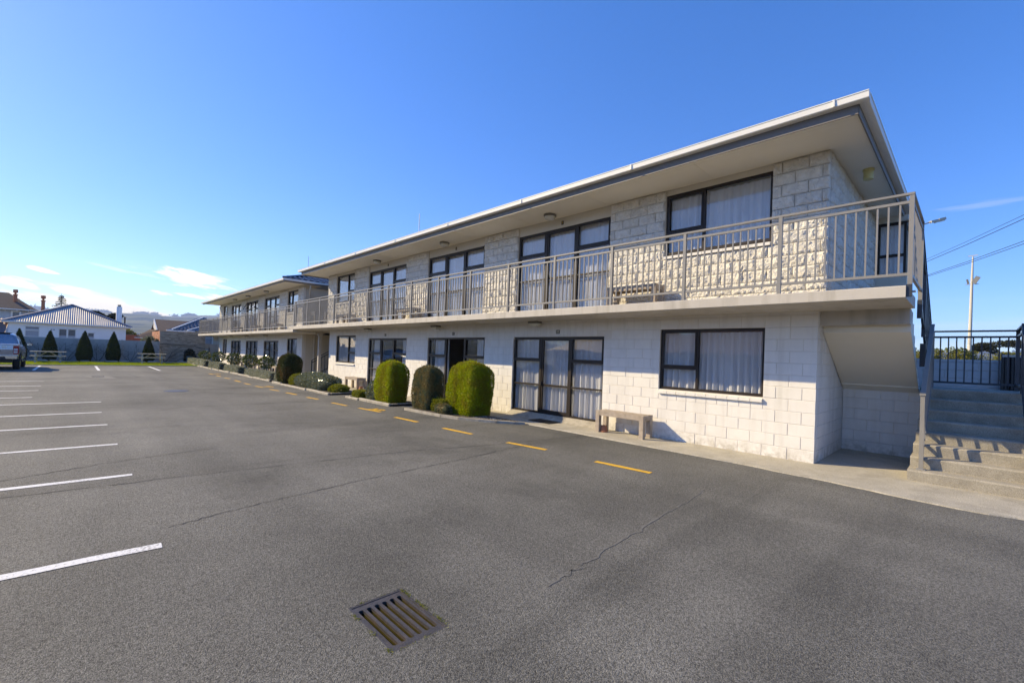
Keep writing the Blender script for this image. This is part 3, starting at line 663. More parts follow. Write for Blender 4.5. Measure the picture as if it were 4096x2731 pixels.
def gutter_run(par, name, x0, x1, y, ztop, axis='x', sgn=-1):
    """quad gutter: flat back, stepped lip, rolled front"""
    pr = [(0,0),(0,-.10),(-.075,-.10),(-.108,-.097),(-.113,-.090),(-.118,-.014),(-.126,-.011),(-.126,0)]
    prof = [(y + (u if sgn < 0 else -u), ztop+v) for u, v in pr]
    return MB().extrude(prof, axis, x0, x1).build(name, M['gutter'], par)
def hip_roof(par, x0, x1, y0, y1, z, rise, mat):
    ins = (y1-y0)/2; ym = (y0+y1)/2
    p = [(x0,y0,z),(x1,y0,z),(x1,y1,z),(x0,y1,z),(x0+ins,ym,z+rise),(x1-ins,ym,z+rise)]
    m = MB().poly(p, [(0,1,5,4),(1,2,5),(2,3,4,5),(3,0,4),(3,2,1,0)])
    return m.build('roof', mat, par)

# ---------------- near wing
wing = thing('motel_wing', 'near two storey motel wing of pale painted block with units 7 to 12 along it', 'motel', (-10, 3.5, 0))
rg = np.random.default_rng(11)
LOW_D = [(-7.22,-4.20), (-11.50,-8.46), (-15.94,-12.92)]; LOW_W = [(-2.80,-.80), (-19.20,-17.16)]
UP_D = [(-7.15,-4.13), (-11.63,-8.61), (-16.09,-13.11)]; UP_W = [(-2.77,-.75), (-19.37,-17.46)]
ZD0, ZD1 = .125, 2.07; ZW0, ZW1 = 1.0, 2.2
ops = [(a, b, 0, ZD1) for a, b in LOW_D] + [(a, b, ZW0, ZW1) for a, b in LOW_W]
lw = wall_back(wing, 'lower_wall', -20.0, -.006, .006, .19, 0, 2.452, ops, M['blockjoint'])
bl = courses(-20.0, 0, 0, 11, [(a, b, 0, 2.0) for a, b in LOW_D] + [(a, b, ZW0-.1, ZW1) for a, b in LOW_W])
# the courses that cross the door heads are replaced by a soldier course over each door
bl = [q for q in bl if not (q[2] >= 1.99 and any(a-.01 < (q[0]+q[1])/2 < b+.01 for a, b in LOW_D))]
x = 0.0
top = []
while x > -19.99:
    over_door = any(a - .05 < x-.1 < b + .05 for a, b in LOW_D)
    w = .2 if over_door else .4
    top.append((max(x-w, -20.0), x, 2.07 if over_door else 2.2, 2.4)); x -= w
bl += top
for a, b in LOW_D:                                              # slivers of course beside the door heads
    pass
lay(bl, 'y', 0.0, 'block', [BLK_ME], [BLK], lw, .10, .0055, 300, M['block'], rg)
MB().box(-20.0, 0, .0035, .19, 2.404, 2.452).build('bond_beam', M['block'], wing)
for a, b in LOW_W:                                              # short course under the sills
    n = round((b-a)/.2)
    for i in range(n): link('block', BLK_ME, lw, loc=(a+i*(b-a)/n+.004, 0, .905-.105), scl=((b-a)/n-.009, .10, .11))
# return wall beside the stair recess and its back wall
rw = MB().box(-.19, -.008, .19, 2.25, 0, 2.452).build('return_wall', M['blockjoint'], wing)
lay([q for q in courses(.10, 2.05, 0, 12, [], shift=.1)], 'x', 0.0, 'block', [BLK_ME], [BLK], rw, .10, .0055, 300, M['block'], rg)
rb = MB().box(.0, 1.19, 2.058, 2.25, 0, 1.10).build('recess_wall', M['blockjoint'], wing)
lay([q for q in courses(.0, 1.19, 0, 6, [])], 'y', 2.05, 'block', [BLK_ME], [BLK], rb, .10, .0055, 300, M['block'], rg)
# rooms behind the glass
sh = MB()
sh.box(-20, -.19, 5.6, 5.8, 0, 5.0); sh.box(-20, -.2, .2, 5.6, -.02, .02); sh.box(-19.99, -19.8, .19, 5.6, .02, 5.0)
for x in (-4.0, -7.85, -12.2, -16.5): sh.box(x-.05, x+.05, .25, 5.6, .02, 2.44); sh.box(x-.05, x+.05, .25, 5.6, 2.61, 5.0)
sh.build('inner_walls', M['dark'], wing)
for i, ((a, b), t) in enumerate(zip(LOW_D, ('10', '11', '12'))):
    ds = door_set(wing, a, b, ZD0, ZD1, 0, 1.472, .85, rg, 'full' if i == 0 else 'sides', open_door=(i == 1))
    number(wing, t, (-5.60, -10.02, -14.50)[i], 2.19, 0, M['digit'])
    MB().poly([(a+.01,-.20,.013),(b-.01,-.20,.013),(b-.01,.02,.125),(a+.01,.02,.125),(a+.01,.19,.125),(b-.01,.19,.125),(a+.01,.19,.0),(b-.01,.19,.0)],
              [(0,1,2,3),(3,2,5,4),(0,3,4,6),(1,7,5,2)]).build('door_threshold', M['kerb'], wing)
for (a, b), nr in zip(LOW_W, ('L', 'R')): window(wing, a, b, ZW0, ZW1, 0, nr, tz=1.44, rng=rg)
# upper storey
UPZ = 2.605
uops = [(a, b, UPZ, 5.0) for a, b in UP_D] + [(a, b, 3.68, 5.0) for a, b in UP_W]
uw = wall_back(wing, 'upper_wall', -20.34, .085, .018, .19, UPZ, 5.02, uops, M['splitjoint'])
ub = courses(-20.34, .10, UPZ, 12, [(a, b, UPZ, 5.1) for a, b in UP_D] + [(a, b, 3.62, 5.1) for a, b in UP_W], shift=.10)
lay(ub, 'y', 0.0, 'split_block', SPL_ME, SPL, uw, .10, .010, 230, M['split'], rg)
ew = MB().box(-.09, .082, .19, 4.48, UPZ, 5.02).build('end_wall', M['splitjoint'], wing)
lay([q for q in courses(.10, 4.48, UPZ, 12, [], shift=.05)], 'x', .10, 'split_block', SPL_ME, SPL, ew, .10, .010, 140, M['split'], rg)
for i, ((a, b), t) in enumerate(zip(UP_D, ('9', '8', '7'))):
    door_set(wing, a, b, 2.64, 4.77, 0, 4.187, 3.55, rg, 'full')
    MB().box(a, b, .03, .19, 4.77, 5.0).build('lintel_board', M['panel'], wing)
    number(wing, t, (-5.60, -10.08, -14.55)[i], 4.885, .03, M['gold'])
    MB().box(a, b, -.03, .19, UPZ, 2.64).build('door_step', M['slab'], wing)
for (a, b), nr in zip(UP_W, ('L', 'R')):
    window(wing, a, b, 3.70, 4.91, 0, nr, tz=4.14, rng=rg); MB().box(a, b, .03, .19, 4.91, 5.0).build('lintel_board', M['panel'], wing)
# the jog at the back of the end wall with its corner window
jw = MB().box(.09, .70, 4.48, 4.66, UPZ, 3.66); jw.box(.09, .70, 4.48, 4.66, 4.88, 5.02); jw.box(.09, .15, 4.485, 4.66, 3.66, 4.88); jw.build('jog_wall', M['panel'], wing)
w = MB(); w.box(.15,.68,4.50,4.55,3.66,3.72); w.box(.15,.68,4.50,4.55,4.82,4.88); w.box(.15,.20,4.50,4.55,3.72,4.82); w.box(.63,.68,4.50,4.55,3.72,4.82); w.box(.20,.63,4.50,4.55,4.10,4.16)
w.box(.63,.68,4.55,5.7,3.66,3.72); w.box(.63,.68,4.55,5.7,4.82,4.88); w.box(.63,.68,5.65,5.7,3.72,4.82)
jo = w.build('window', M['bronze'], wing); pane(jo, .20, .63, 3.72, 4.10, 4.52); pane(jo, .20, .63, 4.16, 4.82, 4.52); curtain(jo, .2, .64, 3.70, 4.84, 4.62, rg)
MB().box(.69,.74,4.44,5.9,4.88,4.93).build('window_hood', M['gutter'], wing)
MB().box(-.09,.6,5.7,5.8,UPZ,5.02).build('jog_back_wall', M['panel'], wing)
# balcony slab, end bracket beam, soffit, fascia, gutter, roof
MB().extrude([(-1.1,2.46),(-1.088,2.452),(.19,2.452),(.19,2.605),(-1.09,2.605),(-1.1,2.595)], 'x', -21.54, 1.18).build('balcony_slab', M['slab'], wing)
MB().box(.0, 1.13, .12, .34, 2.225, 2.452).build('landing_beam', M['slab'], wing)
MB().box(-21.02, .60, -.972, 8.0, 5.02, 5.035).build('soffit', M['soffit'], wing)
MB().box(-21.03, .612, -.992, -.974, 4.985, 5.13).build('fascia', M['fascia'], wing); MB().box(.602, .622, -.972, 8.0, 4.985, 5.13).build('fascia', M['fascia'], wing); MB().box(-21.04, -21.022, -.972, 8.0, 4.985, 5.13).build('fascia', M['fascia'], wing)
MB().box(-21.0, .595, -.972, -.955, 5.0, 5.018).build('soffit_bead', M['gutter'], wing)
gutter_run(wing, 'gutter', -21.16, .745, -.994, 5.215); gutter_run(wing, 'gutter', -1.0, 8.1, .624, 5.215, 'y', 1); gutter_run(wing, 'gutter', -1.0, 8.1, -21.042, 5.215, 'y', -1)
for x in (-17.9,-14.9,-11.9,-8.9,-5.9,-2.9,.35): MB().box(x-.012, x+.012, -1.126, -1.110, 5.118, 5.216).build('gutter_joint', M['gutter'], wing)
hip_roof(wing, -21.1, .66, -1.06, 8.06, 5.19, 1.25, M['bluetile'])
MB().tube([(.64,-1.02,5.215),(-3.9,3.5,6.45)], .045, 8).build('ridge_cap', M['browntile'], wing)
for x, y in ((-14.71,-.35), (-10.18,-.35), (-5.70,-.33)): oyster_light(wing, x, y, 5.02)
for x in (-18.6,-16.2,-13.8,-11.4,-9.0,-6.6,-4.2,-1.8): MB().box(x-.008, x+.008, -.95, -.03, 5.0155, 5.0195).build('soffit_joint', M['soffit'], wing)
for x in (-15.62,-10.74,-6.22): bulkhead_light(wing, x, -.20, 2.452)
dr = MB().lathe([(.085,5.019),(.09,4.995),(.075,4.99),(.075,4.845),(.06,4.84)], .42, 1.25, 20).build('ceiling_light', M['drum'], wing, smooth=True)
# balcony railing along the front and round the end
posts = [1.214 - 1.504*i for i in range(16)]
rl = railing(wing, 'balcony_railing', [(1.214,-1.05,2.62),(-21.55,-1.05,2.62)], M['rail'], [1.214-p for p in posts]+[22.764], base=-.01)
re_ = railing(wing, 'end_railing', [(1.214,-1.05,2.62),(1.214,.45,2.62)], M['rail'], [1.5], base=-.2, step=.115)

bme = MB().box(-.010,.010,-.010,.010,0,.866).mesh('baluster', M['rail'])
for k in range(1, 13): link('baluster', bme, re_, loc=(1.214, -1.05+k*.115, 2.767))
MB().box(1.182, 1.240, -1.08, -1.02, 2.47, 2.62).build('post_bracket', M['darkrail'], rl)
for yy, zz in ((-1.05, 2.53),): MB().tube([(1.24,yy,zz),(1.275,yy,zz)], .014, 8).build('bolt', M['steel'], rl)
MB().box(1.184, 1.244, .42, .48, 2.33, 2.60).build('post_bracket', M['darkrail'], re_)

# ---------------- far wing (a mirror of the near one, a step lower)
fw = thing('motel_wing', 'far two storey motel wing beyond the stair gap, its dark tiled hip roof showing', 'motel', (-34, 3.5, 0))
wing['group'] = fw['group'] = 'two wings of the motel'
rg = np.random.default_rng(23); DZ = -.10; YW = .15; FX0, FX1 = -44.2, -24.15
FLD = [(-31.2,-28.2), (-35.6,-32.6), (-40.0,-37.0)]; FLW = [(-26.6,-24.95), (-42.8,-41.45)]
FUD = [(-31.3,-28.3), (-35.8,-32.8), (-40.2,-37.25)]; FUW = [(-26.75,-25.0), (-43.0,-41.6)]
ops = [(a, b, 0, ZD1+DZ) for a, b in FLD] + [(a, b, ZW0+DZ, ZW1+DZ) for a, b in FLW]
lw2 = wall_back(fw, 'lower_wall', FX0, FX1-.012, YW+.012, YW+.19, 0, 2.35, ops, M['blockjoint'])
bl = courses(FX0, FX1, DZ, 12, [(a, b, DZ, ZD1+DZ+.13) for a, b in FLD] + [(a, b, ZW0-.1+DZ, ZW1+DZ) for a, b in FLW])
lay([(a, b, max(c, .0), d) for a, b, c, d in bl if d > .02], 'y', YW, 'block', [BLK_ME], [BLK], lw2, .10, .009, 0, M['block'], rg)
for a, b in FLD: MB().box(a, b, YW+.005, YW+.011, ZD1+DZ, 2.30).build('lintel_board', M['block'], fw)
UF = UPZ + DZ - .06
uops = [(a, b, UF, 4.96) for a, b in FUD] + [(a, b, 3.68+DZ, 4.96) for a, b in FUW]
uw2 = wall_back(fw, 'upper_wall', FX0-.2, FX1-.02, YW+.018, YW+.19, UF, 4.98, uops, M['splitjoint'])
ub = courses(FX0-.2, FX1, UF, 12, [(a, b, UF-.1, 5.1) for a, b in FUD] + [(a, b, 3.60+DZ, 5.1) for a, b in FUW])
lay(ub, 'y', YW, 'split_block', SPL_ME, SPL, uw2, .10, .010, 0, M['split'], rg)
s2 = MB().box(FX0, FX1-.2, 5.6, 5.8, 0, 4.9).box(FX0, FX1-.2, .4, 5.6, -.02, .02)
for x in (-28.0, -31.9, -36.3, -40.7): s2.box(x-.05, x+.05, YW+.25, 5.6, .02, 2.3); s2.box(x-.05, x+.05, YW+.25, 5.6, 2.5, 4.9)
s2.build('inner_walls', M['dark'], fw)
for i, (a, b) in enumerate(FLD): door_set(fw, a, b, ZD0+DZ+.06, ZD1+DZ, YW, 1.39, .78, rg, 'full')
for (a, b), nr in zip(FLW, 'LR'): window(fw, a, b, ZW0+DZ, ZW1+DZ, YW, nr, tz=1.34, rng=rg)
for i, (a, b) in enumerate(FUD):
    door_set(fw, a, b, UF+.03, 4.77+DZ+.03, YW, 4.15, 3.47, rg, 'full'); MB().box(a, b, YW+.03, YW+.19, 4.70, 4.96).build('lintel_board', M['panel'], fw)
for (a, b), nr in zip(FUW, 'LR'):
    window(fw, a, b, 3.70+DZ, 4.90+DZ, YW, nr, tz=4.06, rng=rg); MB().box(a, b, YW+.03, YW+.19, 4.80, 4.96).build('lintel_board', M['panel'], fw)
# awning sashes standing open on the middle unit
for xa, xb in ((-34.82,-34.82+.02),(-33.75,-32.85),(-35.75,-34.85)):
    if xb-xa > .1:
        MB().bar((xa,YW+.02,4.66),(xb,YW+.02,4.66),.03,.03).bar((xa,YW-.22,4.17),(xb,YW-.22,4.17),.03,.03).bar((xa+.015,YW+.02,4.66),(xa+.015,YW-.22,4.17),.03,.03).bar((xb-.015,YW+.02,4.66),(xb-.015,YW-.22,4.17),.03,.03).build('open_sash', M['bronze'], fw)
# plain end wall towards the stair gap
MB().box(FX1-.19, FX1-.001, YW+.19, 6.0, 0, 2.35).build('end_wall', M['cream'], fw)
MB().box(FX1-.19, FX1-.005, YW+.19, 6.0, UF, 4.98).build('end_wall', M['cream'], fw)
MB().extrude([(-1.1,2.33),(-1.09,2.322),(YW+.19,2.322),(YW+.19,2.47),(-1.09,2.47),(-1.1,2.46)], 'x', -45.5, -21.56).build('balcony_slab', M['slab'], fw)
MB().poly([(-44.9,-.2,2.32),(-44.2,-.2,2.32),(-44.2,-.2,1.95),(-44.9,.1,2.32),(-44.2,.1,2.32),(-44.2,.1,1.95)], [(0,1,2),(3,5,4),(0,2,5,3),(0,3,4,1),(1,4,5,2)]).build('slab_bracket', M['slab'], fw)
MB().box(-44.85, -23.60, -.922, 8.0, 4.98, 4.995).build('soffit', M['soffit'], fw)
MB().box(-44.86, -23.588, -.94, -.924, 4.93, 5.04).build('fascia', M['fascia'], fw); MB().box(-23.602, -23.586, -.922, 8.0, 4.93, 5.04).build('fascia', M['fascia'], fw)
gutter_run(fw, 'gutter', -44.98, -23.46, -.942, 5.10); gutter_run(fw, 'gutter', -.95, 8.1, -23.584, 5.10, 'y', 1)
hip_roof(fw, -44.9, -23.56, -1.0, 8.06, 5.07, 1.45, M['mortar'])
# tiles of the hip that faces the near wing: courses of single tiles
def tile_unit():
    m = MB(); n = 6; f = []
    for v, z in ((0,.0),(1,.0)):
        for i in range(n+1): u = i/n; m.v.append((u, v, .028*math.sin(u*math.pi*2)*1.0 + (.05 if v == 0 else .022)))
    for i in range(n): m.f.append((i, i+1, n+2+i, n+1+i))
    o = len(m.v)
    for i in range(n+1): m.v.append((i/n, 0, m.v[i][2]-.028))
    for i in range(n): m.f.append((o+i, o+i+1, i+1, i))
    return m
TU = tile_unit(); TU_ME = TU.mesh('roof_tile', M['bluetile'], True)
def tile_face(par, a, b, apex_lo, apex_hi, w, l, limit, me=None, skip=None, clip=None):
    """lay tiles over the slope whose eave runs a->b and whose top edge is apex_lo..apex_hi"""
    a, b, c, d = Vector(a), Vector(b), Vector(apex_lo), Vector(apex_hi)
    ex = (b-a).normalized(); up = ((c-a) - ex*(c-a).dot(ex)).normalized(); nz = ex.cross(up); H = (c-a).dot(up); W = (b-a).length
    la, lb = (c-a).dot(ex), (d-a).dot(ex); Mx = Matrix((ex, up, nz)).transposed().to_4x4()
    eul = Mx.to_euler(); rows = int(H/l)+1; k = 0; rest = MB()
    for r in range(rows):
        v = r*l; t0 = v/H; t1 = min(1, (v+l)/H); lo = max(la*t0, la*t1 if la > 0 else la*t0) ; lo = la*t1*.5+la*t0*.5; hi = W + (lb-W)*(t0+t1)/2
        i0 = math.floor(lo/w)
        x = i0*w + (0 if r % 2 == 0 else 0)
        while x < hi - .05:
            if x > lo - w*.6:
                q = a + ex*x + up*v + nz*.012
                if clip is None or clip(q):
                    if k < limit: link('roof_tile', me, par, loc=q, rot=eul, scl=(w*.995, l*1.12, 1)); k += 1
                    else: rest.poly([tuple(q + Mx.to_3x3() @ Vector((p[0]*w, p[1]*l*1.12, p[2]))) for p in TU.v], TU.f)
            x += w
    if rest.v: rest.build('roof_tile', me.materials[0], par, kind='stuff')
rt2 = MB().box(-26.0,-25.9,2.9,3.0,5.0,5.05).build('roof_batten', M['bronze'], fw)
tile_face(fw, (-23.54,-1.0,5.085), (-23.54,8.06,5.085), (-28.09,3.53,6.53), (-28.09,3.53,6.53), .30, .33, 300, TU_ME)
MB().tube([(-23.6,-1.0,5.13),(-28.05,3.5,6.58)], .075, 8).build('ridge_cap', M['bluetile'], fw)
MB().tube([(-23.66,.30,4.99),(-23.66,.30,4.78),(-24.08,.42,4.45),(-24.08,.42,2.5)], .04, 8).build('downpipe', M['cream'], fw)
MB().tube([(-24.09,.75,2.3),(-24.09,.75,0)], .04, 8).build('downpipe', M['cream'], fw)
for x in (-37.1,-33.46,-29.29): oyster_light(fw, x, -.30, 4.98)
for x in (-38.5,-34.1,-29.7): bulkhead_light(fw, x, -.15, 2.322)
fp = [-22.85-1.556*i for i in range(15)]
railing(fw, 'balcony_railing', [(-21.62,-1.05,2.48),(-45.25,-1.05,2.48)], M['rail'], [.0]+[-21.62-p for p in fp]+[23.63], base=-.01, step=.1157, bal=.014)
railing(fw, 'end_railing', [(-45.25,-1.05,2.48),(-45.25,.3,2.48)], M['rail'], [1.35], base=-.01)
# ---------------- stair well between the wings
gap = thing('stairwell', 'shaded cream stairwell with dark rails in the gap between the two motel wings', 'stairwell', (-22.1, 2.0, 0))
MB().box(-24.15, -20.0, 3.4, 3.6, 0, 4.95).build('back_wall', M['cream'], gap)
MB().box(-24.14, -20.35, .2, 3.39, 2.452, 2.55).build('landing_slab', M['slab'], gap)
MB().box(-21.25, -21.13, -.06, .06, 0, 2.33).build('square_post', M['slab'], gap); MB().box(-21.29, -21.09, -.10, .10, 2.20, 2.33).build('post_cap', M['slab'], gap)
for k in range(7): MB().box(-22.5, -21.3, .35+.25*k, 2.4, .16*k, .16*(k+1)-.001).build('step', M['stair'], gap)
railing(gap, 'stair_railing', [(-22.45,.1,0),(-22.45,2.3,1.3)], M['darkrail'], [0,1.1,2.2], h_top=.98, h_mid=.86, h_bot=.12, step=.15)
railing(gap, 'stair_railing', [(-23.6,.35,2.55),(-22.9,.35,2.55),(-22.9,2.6,2.55)], M['rail'], [0,.7,2.0,2.95], h_top=.92, h_mid=.82, step=.12)
railing(gap, 'stair_railing', [(-21.9,.45,2.55),(-21.0,.45,2.55)], M['rail'], [0,.9], h_top=1.0, h_mid=.9, step=.12)
MB().extrude([(.35,2.44),(.55,2.44),(2.9,.95),(2.9,.80)], 'x', -21.2, -20.05).build('flight_soffit', M['cream'], gap)
hip_roof(gap, -23.5, -20.8, .4, 3.6, 4.75, .3, M['bluetile'])

# ---------------- concrete staircase at the near end
st = thing('concrete_staircase', 'worn concrete staircase with metal rails at the right end of the near wing', 'staircase', (1.78, 1.2, 0))
SX0, SX1 = 1.195, 2.42; RISE = .157; GO = .245; SY = -.066
for k in range(7):
    y0 = SY + GO*k; z0 = RISE*k + (.010 if k == 0 else 0); z1 = RISE*(k+1)+.008
    dx = .018*max(0, 3-k)
    x1 = 2.9 if k == 0 else SX1
    m = MB().extrude([(y0+.02,z0),(y0,z1-.02),(y0+.008,z1-.005),(y0+.03,z1),(2.4,z1),(2.4,z0)], 'x', SX0-dx*.6, x1); m.build('step', M['stair'], st)
k = 7; y0 = SY+GO*k
MB().extrude([(y0+.02,RISE*k+.008),(y0,1.245),(y0+.008,1.26),(y0+.03,1.264),(3.02,1.264),(3.02,RISE*k+.008)], 'x', SX0, SX1).build('landing', M['stair'], st)
MB().box(.02, 1.192, 2.26, 3.02, 1.10, 1.264).build('landing', M['stair'], st)
MB().box(.02, 2.42, 2.95, 3.02, 0, 1.09).build('landing_wall', M['rearwall'], st)
prof = [(2.05,1.10),(2.05,1.155),(.345,2.12),(.345,2.60)]
nst = 8
for i in range(nst): zz = 2.602 - i*.169; yy = .36 + i*.212; prof += [(yy, zz), (yy, zz-.169)]
prof += [(2.26,1.255),(2.26,1.10)]
MB().extrude(prof, 'x', .003, 1.13).build('upper_flight', M['soffit'], st)
railing(st, 'stair_railing', [(1.30,.095,.165),(1.30,1.72,1.265)], M['rail'], [0,1.60], h_top=1.05, h_mid=.94, h_bot=.12, step=.118)
MB().box(1.25,1.35,.045,.145,.166,.176).build('base_plate', M['steel'], st); MB().box(1.265,1.335,.055,.13,1.205,1.24).build('rail_cap', M['rail'], st)
railing(st, 'landing_railing', [(1.25,2.90,1.264),(2.35,2.90,1.264)], M['darkrail'], [.0,1.1], h_top=1.03, h_mid=.925, h_bot=.095, step=.112)
railing(st, 'side_railing', [(2.35,2.90,1.264),(2.35,1.66,1.264),(2.35,.10,.17)], M['darkrail'], [1.24,2.1,2.8], h_top=1.03, h_mid=.925, h_bot=.10, step=.115)
railing(st, 'flight_railing', [(1.20,.45,2.62),(1.20,2.90,1.34)], M['darkrail'], [.98,2.45], h_top=1.13, h_mid=1.03, h_bot=.13, step=.115)
MB().box(1.165,1.235,1.39,1.46,1.62,2.0).build('post_bracket', M['darkrail'], st)

# ------------------------------------------------------------------ things on the path and the balconies
def make_bench(name='slatted_bench', L_=1.16, W=.36, H=.46):
    t = thing(name, '', 'bench', (0,0,0), local=True)
    for sx in (-1, 1):
        for sy in (-1, 1): MB().box(sx*(L_/2-.045)-.045, sx*(L_/2-.045)+.045, sy*(W/2-.045)-.045, sy*(W/2-.045)+.045, 0, H-.002).build('leg', M['wood'], t)
        MB().box(sx*(L_/2-.045)-.04, sx*(L_/2-.045)+.04, -W/2+.092, W/2-.092, H-.10, H-.004).build('end_rail', M['wood'], t)
    for sy in (-1, 1): MB().box(-L_/2+.092, L_/2-.092, sy*(W/2-.035)-.033, sy*(W/2-.035)+.033, H-.10, H-.006).build('side_rail', M['wood'], t)
    n = 5; w = (W-.14)/n
    for i in range(n): MB().box(-L_/2+.092, L_/2-.092, -W/2+.072+i*w, -W/2+.072+(i+1)*w-.008, H-.03, H).build('slat', M['wood'], t)
    return t
b0 = make_bench(); b0.location = (-3.42,-.30,.012); b0['label'] = 'weathered slatted bench beside door 10 under the near ground floor window'; b0['group'] = 'slatted benches along the motel'
for (x, y, z, lab) in ((-16.35,-.30,.012,'slatted bench on the path left of door 12 with a pot at its right leg'),
    (-3.25,-.30,2.607,'slatted bench on the near balcony right of door 9'), (-12.35,-.30,2.607,'slatted bench on the near balcony between doors 7 and 8'), (-17.5,-.30,2.607,'slatted bench on the near balcony under the left end window beside door 7'),
    (-27.5,-.15,2.472,'slatted bench on the far balcony, the one closest to the stair gap'), (-32.0,-.15,2.472,'slatted bench on the far balcony, second from the stair gap'), (-36.5,-.15,2.472,'slatted bench on the far balcony, furthest from the stair gap'),
    (-27.4,-.15,.012,'pale slatted bench at the far wing behind the dark clipped yew'), (-31.9,-.15,.012,'slatted bench at the far wing ground floor, middle of three'), (-36.3,-.15,.012,'slatted bench at the far wing ground floor, furthest of three')):
    copy_tree(b0, (x, y, z), label=lab)
def pot(loc, label):
    t = thing('flower_pot', label, 'flower pot', loc, 'upturned terracotta pots', local=True)
    MB().lathe([(.085,0),(.088,.03),(.078,.032),(.055,.135),(.05,.14)], n=18).build('pot_body', M['terra'], t, smooth=True)
    MB().lathe([(.018,.1405),(.016,.1425)], n=10).build('drain_hole', M['rubber'], t)
pot((-3.86,-.36,.012), 'small terracotta pot upside down by the leg of the bench beside door 10'); pot((-15.56,-.40,.012), 'small terracotta pot upside down by the leg of the bench left of door 12')
mt = thing('door_mat', 'black ribbed rubber mat on the path in front of door 10', 'door mat', (-5.62,-.36,.0135), local=True, rotz=-.05)
MB().box(-.36,.36,-.20,.20,0,.008).build('mat_base', M['rubber'], mt)
for i in range(14): MB().box(-.35+i*.052,-.318+i*.052,-.19,.19,.008,.016).build('rib', M['rubber'], mt)

# ------------------------------------------------------------------ drains
gr = thing('drain_grate', 'cast iron drain grate with six long slots in the asphalt close to the camera', 'drain grate', (-.61,-6.84,0), 'drain grates in the asphalt')
fm = MB(); fm.box(GX0,GX1,GY0,GY0+.012,-.05,-.001); fm.box(GX0,GX1,GY1-.012,GY1,-.05,-.001); fm.box(GX0,GX0+.014,GY0+.012,GY1-.012,-.05,-.001); fm.box(GX1-.014,GX1,GY0+.012,GY1-.012,-.05,-.001)
fm.build('frame', M['iron'], gr)
gx0, gx1, gy0, gy1 = GX0+.016, GX1-.016, GY0+.014, GY1-.014
pl = MB(); ns = 6; pitch = (gy1-gy0-.014)/ns; zt, zb = -.004, -.055
for s in range(ns):
    ya = gy0+.007+s*pitch; yb = ya+pitch; c = (ya+yb)/2; hw = pitch*.30; xa, xb = gx0, gx1; ia, ib = gx0+.045, gx1-.035
    K = 8; inner = [(ib-hw+hw*math.cos(t), c+hw*math.sin(t)) for t in np.linspace(-math.pi/2, math.pi/2, K)] + [(ia+hw+hw*math.cos(t), c+hw*math.sin(t)) for t in np.linspace(math.pi/2, 3*math.pi/2, K)]
    outer = [(xb, ya+(yb-ya)*t) for t in np.linspace(0, 1, K)] + [(xa, yb-(yb-ya)*t) for t in np.linspace(0, 1, K)]
    n = 2*K
    for i in range(n):
        j = (i+1) % n
        pl.quad((*outer[i],zt),(*outer[j],zt),(*inner[j],zt),(*inner[i],zt)); pl.quad((*inner[i],zt),(*inner[j],zt),(*inner[j],zb),(*inner[i],zb))
    # sloping, slimy cheek seen through each slot
    ck = MB().quad((ia, ya+.006, zb-.002),(ib, ya+.006, zb-.002),(ib, yb-.004, -.016),(ia, yb-.004, -.016)); ck.build('slot_cheek', M['mud'], gr)
pl.box(gx0,gx1,gy0,gy0+.0068,zb,zt); pl.box(gx0,gx1,gy1-.0068,gy1,zb,zt)
pl.build('slotted_plate', M['iron'], gr)
MB().box(GX0,GX1,GY0,GY1,-.30,-.28).build('sump_floor', M['mud'], gr)
for i, (a, b, c, d) in enumerate(((GX0-.001,GX0,GY0,GY1),(GX1,GX1+.001,GY0,GY1),(GX0,GX1,GY0-.001,GY0),(GX0,GX1,GY1,GY1+.001))): MB().box(a, b, c, d, -.28, -.051).build('sump_wall', M['mud'], gr)
mo = []
for k in range(1500):
    e = RNG.integers(2); x = RNG.uniform(GX0, GX1) if RNG.random() < .75 else RNG.choice([GX0-.006, GX1+.006]); y = (GY0-.006 if e == 0 else GY1+.006) if GX0 < x < GX1 else RNG.uniform(GY0, GY1)
    if math.sin(x*31+e*2)+math.sin(y*47) > .2: mo.append((x+RNG.normal(0,.007), y+RNG.normal(0,.007), 0))
mo = np.array(mo); link('moss', quads_mesh('moss', leaves(mo, np.tile([0,0,1.],(len(mo),1)), .007, .6, .8), M['lime']), gr, kind='stuff')
g2 = thing('drain_grate', 'far drain grate with pale bars in a concrete patch near the lawn', 'drain grate', (-26.1,-7.46,0), 'drain grates in the asphalt')
MB().box(-26.42,-25.8,-7.66,-7.28,.004,.012).build('frame', M['rubber'], g2)
for i in range(7): MB().box(-26.40+i*.092,-26.36+i*.092,-7.63,-7.31,.0125,.022).build('bar', M['concrete'], g2)
cv = MB().lathe([(.33,.0035),(.33,.006),(.30,.007),(.0,.007)][:3], -17.27, -5.85, 24)
tag(cv.build('manhole_cover', M['iron']), 'round dark manhole cover in the middle of the car park', 'manhole cover')

